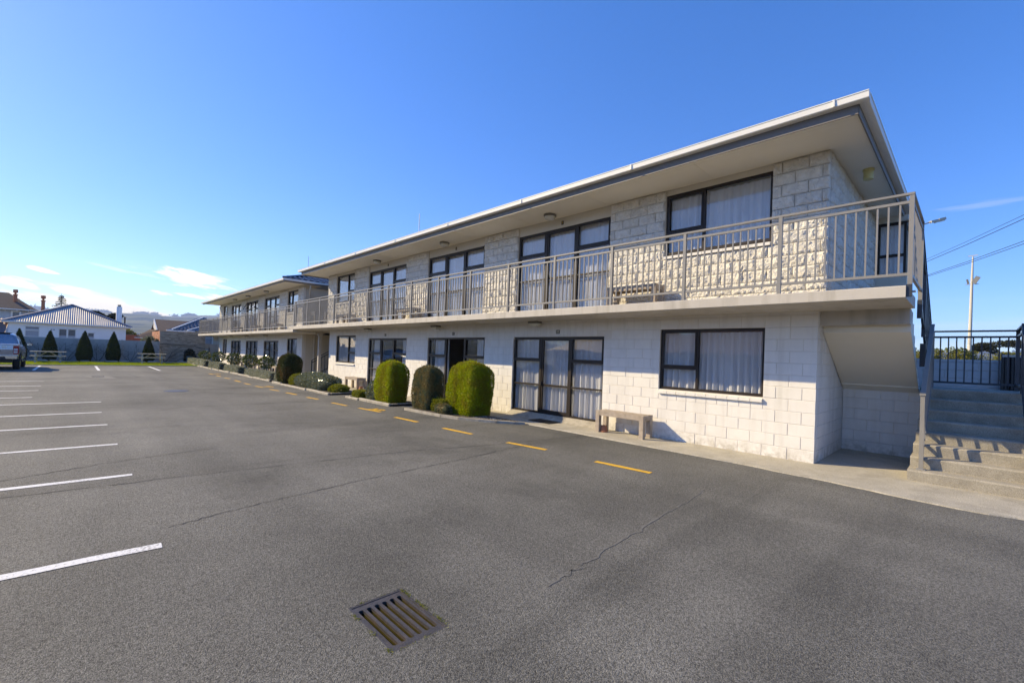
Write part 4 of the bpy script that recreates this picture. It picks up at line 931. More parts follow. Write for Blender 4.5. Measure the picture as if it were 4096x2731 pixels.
# ------------------------------------------------------------------ planting along the path
def blob_points(n, hx, hy, h, p, prof, rng, lump=.03):
    th = rng.uniform(0, 2*np.pi, n*2); v = rng.random(n*2)
    c, s = np.cos(th), np.sin(th)
    k = (np.abs(c)**p + np.abs(s)**p)**(-1/p)
    w = prof(v); keep = rng.random(n*2) < np.clip(w + .25, 0, 1); th, v, k, w, c, s = [a[keep][:n] for a in (th, v, k, w, c, s)]
    lum = 1 + lump*(np.sin(3*th+7*v) + np.sin(5*th-4*v+1) + rng.normal(0, .35, len(th)))
    P = np.stack([hx*k*c*w*lum, hy*k*s*w*lum, h*v*(1+rng.normal(0,.006,len(v)))], 1)
    e = .02; dw = (prof(np.clip(v+e,0,1))-prof(np.clip(v-e,0,1)))/(2*e)
    Nn = np.stack([np.sign(c)*np.abs(c)**(p-1)/hx, np.sign(s)*np.abs(s)**(p-1)/hy, -dw*.5/h*np.ones_like(v)*1.0], 1); Nn /= np.linalg.norm(Nn, axis=1, keepdims=True)+1e-9
    return P, Nn
def top_points(n, hx, hy, h, p, prof, rng):
    """fill for flat or domed tops"""
    v = 1 - .35*rng.random(n)**1.6; th = rng.uniform(0, 2*np.pi, n); c, s = np.cos(th), np.sin(th); k = (np.abs(c)**p+np.abs(s)**p)**(-1/p)
    w = prof(v)*np.sqrt(rng.random(n)) ; vv = np.interp(w, prof(np.linspace(1,.5,40)), np.linspace(1,.5,40))
    P = np.stack([hx*k*c*w, hy*k*s*w, h*vv*(1+rng.normal(0,.01,n))], 1); return P, np.tile([0,0,1.], (n,1))
def core(hx, hy, h, p, prof, shrink, n=28, nv=14):
    m = MB(); vs = np.linspace(0, 1, nv)
    for v in vs:
        w = max(.02, float(prof(np.array([v]))[0]))
        for i in range(n):
            t = 2*math.pi*i/n; c, s = math.cos(t), math.sin(t); k = (abs(c)**p+abs(s)**p)**(-1/p); m.v.append((hx*shrink*k*c*w, hy*shrink*k*s*w, h*v*(.97 if v > .5 else 1)))
    for j in range(nv-1):
        for i in range(n): m.f.append((j*n+i, j*n+(i+1)%n, (j+1)*n+(i+1)%n, (j+1)*n+i))
    m.f.append(tuple((nv-1)*n+i for i in range(n))); m.f.append(tuple(reversed(range(n)))); return m
loaf = lambda v: np.where(v < .70, .86 + .14*np.sin(np.clip(v/.70,0,1)*np.pi*.72), np.sqrt(np.clip(1-(np.clip(v-.70,0,1)/.305)**2.3, 0, 1))*(.86+.14*np.sin(np.pi*.72)))
boxy = lambda v: np.where(v < .88, .95 + .05*v, np.clip(1-(np.clip(v-.88,0,1)/.125)**3, 0, 1)**.5*.994)
mound = lambda v: np.where(v < .45, .88 + .12*(v/.45), np.sqrt(np.clip(1-(np.clip(v-.45,0,1)/.56)**2.2, 0, 1)))
cone = lambda v: np.where(v < .16, .72 + .28*(v/.16), np.clip(1-(np.clip(v-.16,0,1)/.85)**1.65, 0, 1))
def clipped(name, label, cat, cx, cy, hx, hy, h, p, prof, mat, n, size, seed, z0=.04, group=None, spread=.9, up=.3, lump=.026, shrink=.94, ntop=None, aspect=.45):
    rng = np.random.default_rng(seed); t = thing(name, label, cat, (cx, cy, z0), group, local=True)
    P, D = blob_points(n, hx, hy, h, p, prof, rng, lump); P2, D2 = top_points(ntop or n//4, hx, hy, h, p, prof, rng)
    P = np.concatenate([P, P2]); D = np.concatenate([D, D2]); D[:,2] += up
    P -= D*size*.35
    stray = rng.random(len(P)) < .035; P[stray] += D[stray]*rng.uniform(0, .045, (int(stray.sum()), 1))
    link('foliage', quads_mesh('foliage', leaves(P, D, size, aspect, spread, rng), mat), t)
    core(hx, hy, h, p, prof, shrink).build('inner_growth', mat, t)
    MB().tube([(0,0,-z0),(0,0,h*.4)], .045, 7).build('stem', M['bark'], t)
    return t
GT = 'clipped yews along the path'
clipped('clipped_yew', 'large golden clipped yew nearest the camera, in front of door 11', 'topiary', -7.49, -1.19, .56, .375, 1.31, 9, loaf, M['yew_gold'], 36000, .036, 1, group=GT)
clipped('clipped_yew', 'dull brownish clipped yew between the two golden ones', 'topiary', -8.97, -1.50, .43, .27, 1.15, 8, loaf, M['yew_dark'], 26000, .034, 2, group=GT)
clipped('clipped_yew', 'golden clipped yew standing left of the brownish one, by door 12', 'topiary', -10.85, -1.58, .50, .33, 1.22, 9, loaf, M['yew_gold'], 28000, .036, 3, group=GT)
clipped('clipped_yew', 'dark clipped yew with a browned side, in front of the stair gap', 'topiary', -19.74, -1.72, .47, .39, 1.25, 9, loaf, M['yew_edge'], 20000, .040, 4, group=GT)
clipped('low_hedge', 'low lime clipped link joining the brownish yew to the large golden one', 'hedge', -8.24, -1.48, .34, .20, .33, 5, boxy, M['lime'], 5000, .04, 5)
clipped('dried_shrub', 'dry dark purplish shrub under the low lime link between yews', 'shrub', -7.95, -1.66, .30, .13, .24, 3, mound, M['yew_dark'], 2500, .035, 15)
clipped('small_shrub', 'small flat topped lime shrub at the left end of the bed by door 12', 'shrub', -12.55, -1.72, .32, .22, .23, 5, boxy, M['lime'], 3500, .035, 6)
clipped('flowering_bush', 'upright glossy bush with pale leaves pressed against the left golden yew', 'bush', -11.75, -1.55, .38, .30, .60, 3, mound, M['bushleaf'], 3500, .055, 7, shrink=.86, lump=.05)
clipped('flowering_bush', 'broad glossy silvery bush spilling over the edging in front of the stair gap', 'bush', -16.75, -1.62, 1.75, .42, .58, 3.2, mound, M['bushleaf'], 13000, .055, 8, shrink=.88, lump=.05)
clipped('small_shrub', 'yellow green shrub at the right end of the broad glossy bush', 'shrub', -14.62, -1.62, .42, .28, .27, 3, mound, M['lime'], 3500, .045, 9, shrink=.85, lump=.06)
clipped('small_shrub', 'lime shrub at the foot of the dark clipped yew', 'shrub', -18.55, -1.75, .36, .28, .45, 3, mound, M['lime'], 3500, .045, 19, shrink=.85, lump=.05)
for i, (a, b, h, lab) in enumerate(((-44.0,-37.1,.46,'long grey green box hedge nearest the lawn'), (-35.55,-32.25,.42,'grey green box hedge second from the lawn'), (-31.0,-27.65,.38,'grey green box hedge third from the lawn'), (-26.25,-21.65,.36,'grey green box hedge nearest the dark clipped yew'))):
    clipped('box_hedge', lab, 'hedge', (a+b)/2, -1.78, (b-a)/2, .20, h, 10, boxy, M['hedge'], 9000, .05, 20+i, group='low box hedges along the far wing', ntop=5000)
clipped('box_hedge', 'short stub of box hedge peeping out left of the dark clipped yew', 'hedge', -20.55, -1.85, .25, .18, .33, 6, boxy, M['hedge'], 1800, .05, 25, group='low box hedges along the far wing')
for i, (x, lab) in enumerate(((-41.0,'ball clipped camellia nearest the lawn'), (-36.15,'ball clipped camellia second from the lawn'), (-31.75,'ball clipped camellia, the middle one of five'), (-28.0,'ball clipped camellia fourth from the lawn'), (-24.85,'ball clipped camellia nearest the dark yew'))):
    rng = np.random.default_rng(40+i); t = thing('standard_camellia', lab + ', behind the low hedges', 'shrub', (x, -1.30, .03), 'ball clipped camellias behind the hedges', local=True)
    r = rng.uniform(.34,.39); zc = .74; n = 900
    d = rng.normal(0,1,(n,3)); d /= np.linalg.norm(d,axis=1,keepdims=True); rr = r*rng.uniform(.55,1.05,(n,1))**.6
    P = d*rr*np.array([1,1,.88]); P[:,2] += zc; dd = d.copy(); dd[:,2] += .3
    link('crown', quads_mesh('crown', leaves(P, dd, .095, .5, .7, rng), M['camellia']), t)
    MB().tube([(0,0,-.03),(.03,.02,.3),(-.01,0,.7)], [.022,.02,.012], 7).tube([(.02,.01,.35),(.14,.05,.65)], [.014,.006], 6).tube([(.02,.01,.33),(-.13,-.06,.66)], [.014,.006], 6).build('trunk', M['bark'], t)
# beds and their concrete edging
def bed(x0, x1, yf, yb, name='planting_bed'):
    b = MB().box(x0, x1, yf+.05, yb, -.02, .045).build('planting_bed', M['soil'], kind='structure')
    x = x0
    while x < x1-.05:
        w = min(RNG.uniform(.8,1.3), x1-x); h = .07+RNG.normal(0,.012); j = RNG.normal(0,.016)
        k = MB().extrude([(yf+j,-.02),(yf+j,h-.02),(yf+.02+j,h),(yf+.08+j,h),(yf+.10+j,h-.02),(yf+.10+j,-.02)], 'x', x, x+w-.012); k.build('edging_block', M['kerb'], b); x += w
    for xx in (x0, x1-.08): MB().box(xx, xx+.08, yf+.105, yb, -.02, .07).build('edging_block', M['kerb'], b)
    return b
bed(-13.05,-10.15,-2.02,-1.02); bed(-20.45,-14.05,-2.20,-1.05); bed(-44.4,-21.4,-2.05,-1.05)
# the near bed ends in a curve
nb = MB(); cur = [(-9.25,-1.99),(-8.4,-1.97),(-7.6,-1.93),(-7.0,-1.82),(-6.5,-1.62),(-6.1,-1.42),(-5.75,-1.18),(-5.6,-1.02)]
nb.poly([(x,y+.05,.04) for x,y in cur]+[(-9.25,-1.02,.04)], [tuple(range(len(cur)+1))]); nbed = nb.build('planting_bed', M['soil'], kind='structure')
for (a, b), (c, d) in zip(cur[:-1], cur[1:]): MB().bar((a,b,.02),(a+(c-a)*.985,b+(d-b)*.985,.015),.08,.08).build('edging_block', M['kerb'], nbed)
pb = MB()
for i in range(150):
    x = RNG.uniform(-7.3,-6.0); y = RNG.uniform(-1.6,-1.1); s = RNG.uniform(.008,.018)
    if y < np.interp(x, [c[0] for c in cur], [c[1] for c in cur])+.06: continue
    pb.poly([(x-s,y-s,.04),(x+s,y-s*.7,.04),(x+s*.8,y+s,.04),(x-s*.6,y+s,.04),(x,y,.042+s*.5)], [(0,1,4),(1,2,4),(2,3,4),(3,0,4)])
pb.build('pebbles', M['rock'], kind='stuff')
# grey timber edge across the gap by door 12
MB().box(-14.0,-13.1,-1.30,-1.22,-.01,.05).build('timber_edge', M['palewood'], None, kind='structure')

# ------------------------------------------------------------------ lawn: conical cypresses, roses, picnic tables
for i, (y, hw, h, lab) in enumerate(((-10.87,.36,2.13,'dark conical cypress peeping over the silver ute'), (-9.45,.37,2.10,'dark conical cypress behind the picnic table beside the ute'), (-7.74,.42,2.18,'dark conical cypress, the middle one of five by the grey fence'), (-6.21,.40,2.22,'dark conical cypress below the white round chimney'), (-4.20,.37,1.92,'dark conical cypress behind the right hand picnic table'))):
    rng = np.random.default_rng(60+i); t = thing('conical_cypress', lab, 'tree', (-45.4, y, .08), 'clipped cypresses along the grey fence', local=True)
    P, D = blob_points(7000, hw, hw, h, 2, cone, rng, .035); D[:,2] += 1.1
    link('crown', quads_mesh('crown', leaves(P-D*.02, D, .085, .3, .45, rng), M['cypress']), t); core(hw, hw, h, 2, cone, .92).build('inner_growth', M['cypress'], t)
    MB().tube([(0,0,-.08),(0,0,.4)], .05, 7).build('trunk', M['bark'], t)
def rose(y, lab, seed, h=1.35, x=-46.35):
    rng = np.random.default_rng(seed); t = thing('climbing_rose', lab, 'climbing rose', (x, y, .08), 'bare roses trained on the fence', local=True); m = MB()
    def br(p, d, l, r, k):
        pts = [Vector(p)]; dd = Vector(d)
        for i in range(5):
            dd = (dd + Vector((rng.normal(0,.03), rng.normal(0,.20), .10))).normalized(); q = pts[-1]+dd*l/5; q.x = max(-.18, min(.06, q.x)); pts.append(q)
        m.tube(pts, list(np.linspace(r, r*.45, 6)), 5)
        if k > 0:
            for j in (2, 3, 4):
                if rng.random() < .75: br(pts[j], (0, rng.normal(0,.9), rng.uniform(.2,1)), l*.55, r*.55, k-1)
    for a in (-.75,-.2,.35,.8): br((0, a*.08, -.05), (0, a, 1), h*rng.uniform(.7,1), .016, 2)
    m.build('stems', M['bark'], t)
    P = np.stack([rng.uniform(-.1,.05,26), rng.normal(0,.4,26), rng.uniform(.5,1.5,26)],1); link('leaves', quads_mesh('leaves', leaves(P, rng.normal(0,1,(26,3)), .06, .6, .5, rng), M['spruce']), t)
for i, (y, lab) in enumerate(((-10.2,'bare climbing rose on the fence beside the ute mirror'), (-8.62,'bare climbing rose on the fence between the second and third cypress'), (-7.0,'bare climbing rose on the fence between the third and fourth cypress'), (-5.2,'bare climbing rose spread in a loop right of the fourth cypress'), (-3.1,'bare climbing rose on the left part of the brown brick wall'))): rose(y, lab, 80+i)
clipped('wall_shrub', 'dark loose shrub against the brown brick wall near the first hedge', 'shrub', -45.9, -1.55, .32, .36, 1.1, 2.2, mound, M['spruce'], 1300, .12, 90, shrink=.6, lump=.1, spread=1.1)
tb = thing('picnic_table', 'timber picnic table with attached benches beside the silver ute', 'picnic table', (-42.6,-9.42,.035), 'picnic tables on the lawn', local=True)
TL = 1.62
for i in range(5): MB().box(-.36+i*.147,-.36+i*.147+.138,-TL/2,TL/2,.70,.735).build('table_plank', M['palewood'], tb)
for sx in (-1, 1):
    for k in range(2): xx = sx*(.60+.135*k); MB().box(xx-.06,xx+.06,-TL/2,TL/2,.41,.445).build('bench_plank', M['palewood'], tb)
for sy in (-1, 1):
    y = sy*.52
    for sx in (-1, 1): MB().bar((sx*.20,y+.03*sy,.70),(sx*.62,y+.03*sy,0),.045,.10,(0,1,0)).build('leg', M['palewood'], tb)
    MB().box(-.80,.80,y-.022,y+.022,.31,.41).build('bench_bearer', M['palewood'], tb); MB().box(-.36,.36,y-.022,y+.022,.61,.70).build('table_bearer', M['palewood'], tb)
    MB().bar((0,y*.96,.36),(0,sy*.08,.69),.045,.06).build('brace', M['palewood'], tb)
copy_tree(tb, (-42.9,-4.2,.035), label='timber picnic table with attached benches in front of the last cypress', rotz=-.06)

# grey fence behind the lawn
fe = thing('grey_fence', 'grey painted board fence behind the cypresses', 'fence', (-46.6,-12,0))
y = -24.0
while y < -3.55:
    MB().box(-46.62,-46.58, y+.05, min(y+1.78,-3.43), .04, 1.72).build('fence_panel', M['fence'], fe); MB().box(-46.57,-46.5, y-.045, y+.045, 0, 1.74).build('post', M['fence'], fe); y += 1.83

# ------------------------------------------------------------------ silver ute (local x runs towards the tail, right flank at +y)
ut = thing('parked_ute', 'silver double cab ute parked nose in at the lawn, cut by the left edge', 'ute', (-31.95,-11.02,0))
def uw_(p): return (-31.95 - p[0], -11.02 + p[1], p[2])        # p: distance forward from tail, to the right flank, up
def ub_(name, mat, verts, faces, par=ut, smooth=False): return MB().poly([uw_(v) for v in verts], faces).build(name, mat, par, smooth)
def loft(sections, caps=True):
    n = len(sections[0]); v = [p for s in sections for p in s]; f = []
    for i in range(len(sections)-1):
        for k in range(n): f.append((i*n+k, i*n+(k+1)%n, (i+1)*n+(k+1)%n, (i+1)*n+k))
    if caps: f += [tuple(reversed(range(n))), tuple((len(sections)-1)*n+k for k in range(n))]
    return v, f
def half(x, w, zb, zs, zt, tw):
    """body cross-section: sill, bulged flank, shoulder"""
    pr = [(w*.93, zb), (w, zb+.12), (w*1.01, (zb+zs)/2), (w*.99, zs-.04), (tw, zt)]
    return [(x, a, b) for a, b in pr] + [(x, -a, b) for a, b in reversed(pr)]
secs = [half(.06,.90,.56,1.19,1.25,.86), half(.16,.915,.52,1.20,1.27,.88), half(.75,.925,.80,1.20,1.27,.88), half(1.6,.925,.80,1.20,1.27,.88), half(1.75,.925,.42,1.18,1.24,.86), half(3.7,.925,.42,1.14,1.20,.84), half(4.0,.925,.42,1.12,1.18,.82), half(4.1,.925,.82,1.10,1.16,.80), half(4.9,.91,.82,1.03,1.10,.74), half(5.05,.89,.50,1.0,1.06,.72), half(5.22,.80,.48,.92,.98,.62)]
v, f = loft(secs); ub_('body', M['carpaint'], v, f, smooth=True)
cab = [(1.62,.80,1.24,.60),(1.72,.80,1.25,.60)]
def cabsec(x, wb, zb, wt, zt): return [(x,wb,zb),(x,(wb+wt)/2+.015,(zb+zt)/2),(x,wt,zt-.05),(x,wt-.10,zt),(x,-wt+.10,zt),(x,-wt,zt-.05),(x,-(wb+wt)/2-.015,(zb+zt)/2),(x,-wb,zb)]
v, f = loft([cabsec(1.66,.84,1.20,.80,1.24), cabsec(1.95,.85,1.20,.67,1.74), cabsec(2.25,.85,1.20,.65,1.80), cabsec(3.0,.85,1.18,.64,1.80), cabsec(3.35,.85,1.17,.65,1.74), cabsec(4.15,.84,1.12,.80,1.16)]); ub_('cab', M['carpaint'], v, f, smooth=True)
ub_('rear_window', M['carglass'], [(1.71,-.70,1.31),(1.71,.70,1.31),(1.915,.60,1.68),(1.915,-.60,1.68)], [(0,1,2,3)])
for sx in (1, -1):
    ub_('side_window', M['carglass'], [(1.98,.838*sx,1.26),(2.75,.838*sx,1.26),(2.72,.700*sx,1.69),(2.15,.700*sx,1.69)], [(0,1,2,3)])
    ub_('side_window', M['carglass'], [(2.83,.838*sx,1.26),(3.80,.838*sx,1.23),(3.35,.705*sx,1.67),(2.80,.700*sx,1.69)], [(0,1,2,3)])
    # tail lamp: red top and bottom, clear lens between
    lo = .745*sx; hi = .925*sx
    lampb = ub_('tail_light', M['redlens'], [(.03,lo,.78),(.03,hi*.985,.78),(.16,hi,.78),(.16,lo,.78),(.03,lo,1.19),(.03,hi*.985,1.19),(.16,hi*1.004,1.19),(.16,lo,1.19)], [(0,1,5,4),(1,2,6,5),(4,5,6,7),(0,3,2,1)])
    for za, zb in ((.84,.93),(.96,1.06)): ub_('lens', M['clearlens'], [(.027,lo+.02*sx,za),(.027,hi*.955,za),(.027,hi*.955,zb),(.027,lo+.02*sx,zb)], [(0,1,2,3)], lampb)
    m = MB(); m.box(-.30,.0,-.11,.11,-.09,.09)
    c = uw_((3.72,(.93+.16)*sx,1.24)); q = [(.12,-.12,-.06),(.12,.12,-.05),(.12,.11,.045),(.12,-.11,.065),(-.03,-.11,-.06),(-.03,.11,-.05),(-.03,.11,.06),(-.03,-.11,.08)]
    mir = MB().poly([(c[0]+a, c[1]+b, c[2]+d) for a, b, d in q], [(0,1,2,3),(7,6,5,4),(0,4,5,1),(1,5,6,2),(2,6,7,3),(3,7,4,0)]).build('wing_mirror', M['blackplastic'], ut)
    MB().poly([(c[0]+.122, c[1]+b*.8, c[2]+d*.75) for a, b, d in q[:4]], [(0,1,2,3)]).build('mirror_glass', M['chrome'], mir)
    MB().bar((c[0]+.04,c[1]-.12*sx,c[2]-.05),(c[0]+.04,c[1]-.24*sx,c[2]-.08),.05,.05).build('mirror_arm', M['blackplastic'], mir)
    for xw in (1.20, 4.42):
        c = uw_((xw,.80*sx,.38)); wm = MB()
        o = MB(); prof = [(.245,-.115),(.33,-.125),(.375,-.10),(.38,0),(.375,.10),(.33,.125),(.245,.115)]; n = 28
        for r_, yy in prof:
            for k in range(n): a = 2*math.pi*k/n; o.v.append((c[0]+r_*math.cos(a), c[1]+yy, c[2]+r_*math.sin(a)))
        for i in range(len(prof)-1):
            for k in range(n): o.f.append((i*n+k,i*n+(k+1)%n,(i+1)*n+(k+1)%n,(i+1)*n+k))
        w_ = o.build('wheel', M['rubber'], ut, smooth=True)
        rm = MB(); 
        for k in range(6):
            a = 2*math.pi*k/6; rm.bar((c[0],c[1]+.105*sx,c[2]),(c[0]+.235*math.cos(a),c[1]+.10*sx,c[2]+.235*math.sin(a)),.075,.03,(0,1,0))
        for k in range(24):
            a = 2*math.pi*k/24; b = 2*math.pi*(k+1)/24
            rm.poly([(c[0]+r_*math.cos(q),c[1]+yy*sx,c[2]+r_*math.sin(q)) for q in (a,b) for r_, yy in ((.25,.115),(.215,.09))], [(0,1,3,2)])
        rm.build('rim', M['chrome'], w_)
        MB().tube([(c[0],c[1]-.05*sx,c[2]),(c[0],c[1]-.02*sx,c[2])], .25, 24).build('brake_disc', M['blackplastic'], w_)
        am = MB(); K = 14                                          # wheel-arch liner and flare
        for k in range(K):
            a = math.pi*k/K; b = math.pi*(k+1)/K
            am.poly([(c[0]+r_*math.cos(q), -11.02+yy*sx, c[2]+.02+r_*math.sin(q)) for q in (a, b) for r_, yy in ((.43,.60),(.43,.935),(.475,.93))], [(0,1,4,3),(1,2,5,4)])
        am.build('wheel_arch', M['blackplastic'], ut)
ub_('tailgate', M['carpaint'], [(.045,-.73,.76),(.045,.73,.76),(.03,.73,1.0),(.045,.73,1.22),(.10,.73,1.255),(.10,-.73,1.255),(.045,-.73,1.22),(.03,-.73,1.0)], [(0,1,2,7),(7,2,3,6),(6,3,4,5)])
ub_('tailgate_handle', M['blackplastic'], [(.026,-.12,1.08),(.026,.12,1.08),(.026,.12,1.14),(.026,-.12,1.14)], [(0,1,2,3)])
lt = text_mesh('XLT', .085, 'badge_letters', M['chrome'], .002, .002); c = uw_((.024,.47,1.12)); link('badge_letters', lt, ut, loc=c, rot=(math.pi/2, 0, math.pi/2))
bm_ = MB().poly([uw_(q) for q in [(-.10,-.88,.56),(-.10,.88,.56),(-.10,.88,.70),(-.10,-.88,.70),(.12,-.92,.56),(.12,.92,.56),(.12,.92,.70),(.12,-.92,.70)]], [(0,1,2,3),(1,5,6,2),(0,3,7,4),(3,2,6,7),(0,4,5,1)]).build('rear_bumper', M['chrome'], ut)
ub_('bumper_step', M['blackplastic'], [(-.105,-.55,.50),(-.105,.55,.50),(-.105,.50,.66),(-.105,-.50,.66),(.1,-.55,.50),(.1,.55,.50)], [(0,1,2,3),(0,4,5,1)], bm_)
ub_('number_plate', M['whitewall'], [(-.108,-.18,.56),(-.108,.18,.56),(-.108,.18,.67),(-.108,-.18,.67)], [(0,1,2,3)])
v, f = loft([[(.2,-.7,.36),(.2,.7,.36),(.2,.7,.60),(.2,-.7,.60)], [(5.0,-.7,.36),(5.0,.7,.36),(5.0,.7,.60),(5.0,-.7,.60)]]); ub_('chassis', M['blackplastic'], v, f)
for s in (1, -1): MB().bar(uw_((1.9,.93*s,.40)), uw_((3.8,.93*s,.40)), .05, .05).build('side_step', M['chrome'], ut)
ub_('roof_rack', M['blackplastic'], [(2.05,-.5,1.84),(2.05,.5,1.84),(3.1,.5,1.84),(3.1,-.5,1.84),(2.05,-.5,1.80),(2.05,.5,1.80),(3.1,.5,1.80),(3.1,-.5,1.80)], [(0,1,2,3),(0,4,5,1),(1,5,6,2),(3,2,6,7),(0,3,7,4)])

# ------------------------------------------------------------------ brick garage wall, gate fence, neighbours' houses on the left
ga = thing('brick_garage', 'brick garage with a dull brown front wall and a bright orange sunlit side', 'garage', (-49.5,-1.9,0))
MB().box(-52.4,-46.87,-3.38,-.40,0,2.58).build('wall', M['mortar'], ga)
def bricks(par, name, mat, a0, a1, z0, z1, fixed, plane, seed, bw=.24, bh=.086, limit=300):
    rng = np.random.default_rng(seed); rest = MB(); me = MB().box(0,1,0,1,0,1).mesh(name, mat); n = 0; rows = int((z1-z0)/bh)
    for r in range(rows):
        z = z0+r*bh; x = a0 - (bw/2 if r % 2 else 0)
        while x < a1-.02:
            xa, xb = max(x, a0), min(x+bw, a1); d = .032 + rng.normal(0,.003); j = .006
            if xb-xa > .03:
                if plane == 'x': rest.box(fixed-.03, fixed+d-.03+.0, xa+j, xb-j, z+j, z+bh-j)
                else: rest.box(xa+j, xb-j, fixed-d+.03, fixed+.03, z+j, z+bh-j)
            x += bw
    rest.build(name, mat, par, kind='stuff')
bricks(ga, 'brick', M['brickbrown'], -3.42, -.36, .02, 2.62, -46.838, 'x', 5); bricks(ga, 'brick', M['brickorange'], -52.4, -46.90, .02, 2.62, -3.412, 'y', 6)
MB().tube([(-46.79,-3.40,1.53),(-46.78,-2.0,1.50),(-46.78,-1.15,1.47),(-46.78,-.75,1.30),(-46.78,-.36,1.22)], .018, 6).build('cable', M['rubber'], ga)
gf = thing('side_fence', 'taupe board fence with a gate between the brick garage and the far wing', 'fence', (-47.2,.3,0))
MB().box(-47.22,-47.16,-.34,1.6,1.28,1.68).build('top_board', M['slab'], gf); MB().box(-47.16,-47.08,-.06,.02,0,1.35).build('post', M['fascia'], gf)
for i in range(7): MB().box(-47.2,-47.17,.03+i*.13,.155+i*.13,.05,1.26).build('board', M['slab'], gf)
MB().bar((-46.9,.32,.9),(-46.9,.9,1.15),.03,.05).bar((-46.9,.30,0),(-46.9,.30,1.0),.03,.03).build('hand_rail', M['rail'], gf)

gb = thing('garden_bin', 'dark teal bin at the lawn corner beside the first low hedge', 'bin', (-44.6,-1.75,.03), local=True)
M['teal'] = pmat('teal_plastic', (.03,.075,.078), .5); MB().lathe([(.17,0),(.20,.5),(.205,.52)], n=16).build('bin_body', M['teal'], gb); MB().lathe([(.215,.521),(.21,.55),(.12,.58)], n=16).build('bin_lid', M['teal'], gb)

wh = thing('white_house', 'low white rendered house with a silver corrugated pyramid roof behind the fence', 'house', (-60,-8.5,0))
WY0, WY1, WX0, WX1 = -12.08, -4.96, -64.4, -56.0; EZ = 2.92; APX = Vector((-60.2,-8.54,4.93)); EY0, EY1, EX0, EX1 = -12.45, -4.62, -64.8, -55.72
wops = [(-11.19,-10.36,1.74,2.62), (-9.26,-8.20,1.74,2.54), (-7.49,-7.04,1.74,2.31)]
wl = MB(); ys = sorted({WY0, WY1, *[a for o in wops for a in o[:2]]})
for a, b in zip(ys[:-1], ys[1:]):
    o = [q for q in wops if q[0] <= a+1e-6 and q[1] >= b-1e-6]
    if o: wl.box(WX1-.2, WX1, a, b, 0, o[0][2]); wl.box(WX1-.2, WX1, a, b, o[0][3], EZ)
    else: wl.box(WX1-.2, WX1, a, b, 0, EZ)
wl.box(WX0, WX1-.2, WY0, WY0+.2, 0, EZ); wl.box(WX0, WX1-.2, WY1-.2, WY1, 0, EZ); wl.build('wall', M['whitewall'], wh)
M['blueglass'] = pmat('dim_window', (.10,.115,.14), .1, .1, 3.0, spec=.8); M['lace'] = pmat('lace_curtain', (.42,.43,.46), .9, .1, 30.0)
for (a, b, c, d), kind in zip(wops, ('h','v','s')):
    m = MB(); t = .05
    m.box(WX1-.06,WX1+.03,a,b,d-t,d); m.box(WX1-.06,WX1+.03,a,b,c,c+t); m.box(WX1-.06,WX1+.03,a,a+t,c+t,d-t); m.box(WX1-.06,WX1+.03,b-t,b,c+t,d-t)
    if kind == 'h': m.box(WX1-.06,WX1+.025,a+t,b-t,2.26,2.34)
    if kind == 'v': m.box(WX1-.06,WX1+.025,(a+b)/2-.06,(a+b)/2+.06,c+t,d-t)
    w_ = m.build('window', M['gutter'], wh); MB().box(WX1-.05,WX1-.045,a+t,b-t,c+t,d-t).build('pane', M['blueglass'], w_)
    MB().box(WX1-.043,WX1-.040,a+t,b-t,c+t,c+(.75 if kind == 'h' else .22)).build('lace', M['lace'], w_)
    MB().box(WX1,WX1+.06,a-.06,b+.06,d+.005,d+.04).build('window_hood', M['gutter'], w_)
def corrugated(par, e0, e1, apex, pitch, amp, mat):
    e0, e1, apex = Vector(e0), Vector(e1), Vector(apex); ex = (e1-e0).normalized(); W = (e1-e0).length; s = (apex-e0).dot(ex); up = (apex-e0)-ex*s; H = up.length; upn = up.normalized(); nn = ex.cross(upn); m = MB(); n = int(W/pitch)*6
    for i in range(n+1):
        x = W*i/n; h = H*(x/s if x < s else (W-x)/(W-s)); off = nn*amp*math.sin(2*math.pi*x/pitch)
        m.v.append(tuple(e0+ex*x+off)); m.v.append(tuple(e0+ex*x+upn*h+off))
    for i in range(n): m.f.append((2*i,2*i+2,2*i+3,2*i+1))
    return m.build('roof', mat, par, smooth=True)
corrugated(wh, (EX1,EY0,3.0), (EX1,EY1,3.0), APX, .135, .015, M['tin']); corrugated(wh, (EX0,EY0,3.0), (EX1,EY0,3.0), APX, .135, .015, M['tin']); corrugated(wh, (EX1,EY1,3.0), (EX0,EY1,3.0), APX, .135, .015, M['tin'])
for c in ((EX1,EY0),(EX1,EY1)): MB().bar((c[0],c[1],3.02), tuple(APX+Vector((0,0,.03))), .24, .06).build('ridge_cap', M['tincap'], wh)
MB().box(EX1-.02,EX1+.10,EY0,EY1,2.90,3.0).build('gutter', M['gutter'], wh); MB().box(EX0,EX1-.02,EY0,EY1,2.885,2.90).build('eaves', M['gutter'], wh)
MB().box(WX1+.004,WX1+.02,-9.72,-9.62,2.38,2.48).box(WX1+.004,WX1+.02,-9.58,-9.48,2.38,2.48).build('wall_vent', M['fence'], wh)
ch = thing('round_chimney', 'round white plastered chimney at the right slope of the corrugated roof', 'chimney', (-58.6,-5.36,0)); MB().lathe([(.22,0),(.21,4.93),(.19,5.0)], -58.6, -5.36, 18).build('shaft', M['whitewall'], ch, smooth=True); MB().lathe([(.12,5.005),(.13,5.18),(.10,5.19)], -58.6, -5.36, 14).build('chimney_pot', M['brickbrown'], ch)
fl = thing('flue_pipe', 'thin brown flue pipe right of the white round chimney', 'flue', (-58.2,-4.95,0)); MB().tube([(-58.2,-4.95,0),(-58.2,-4.95,3.95)], .06, 10).build('pipe', M['browntile'], fl); MB().lathe([(.085,3.95),(.085,4.03)], -58.2, -4.95, 10).build('flue_cap', M['browntile'], fl)
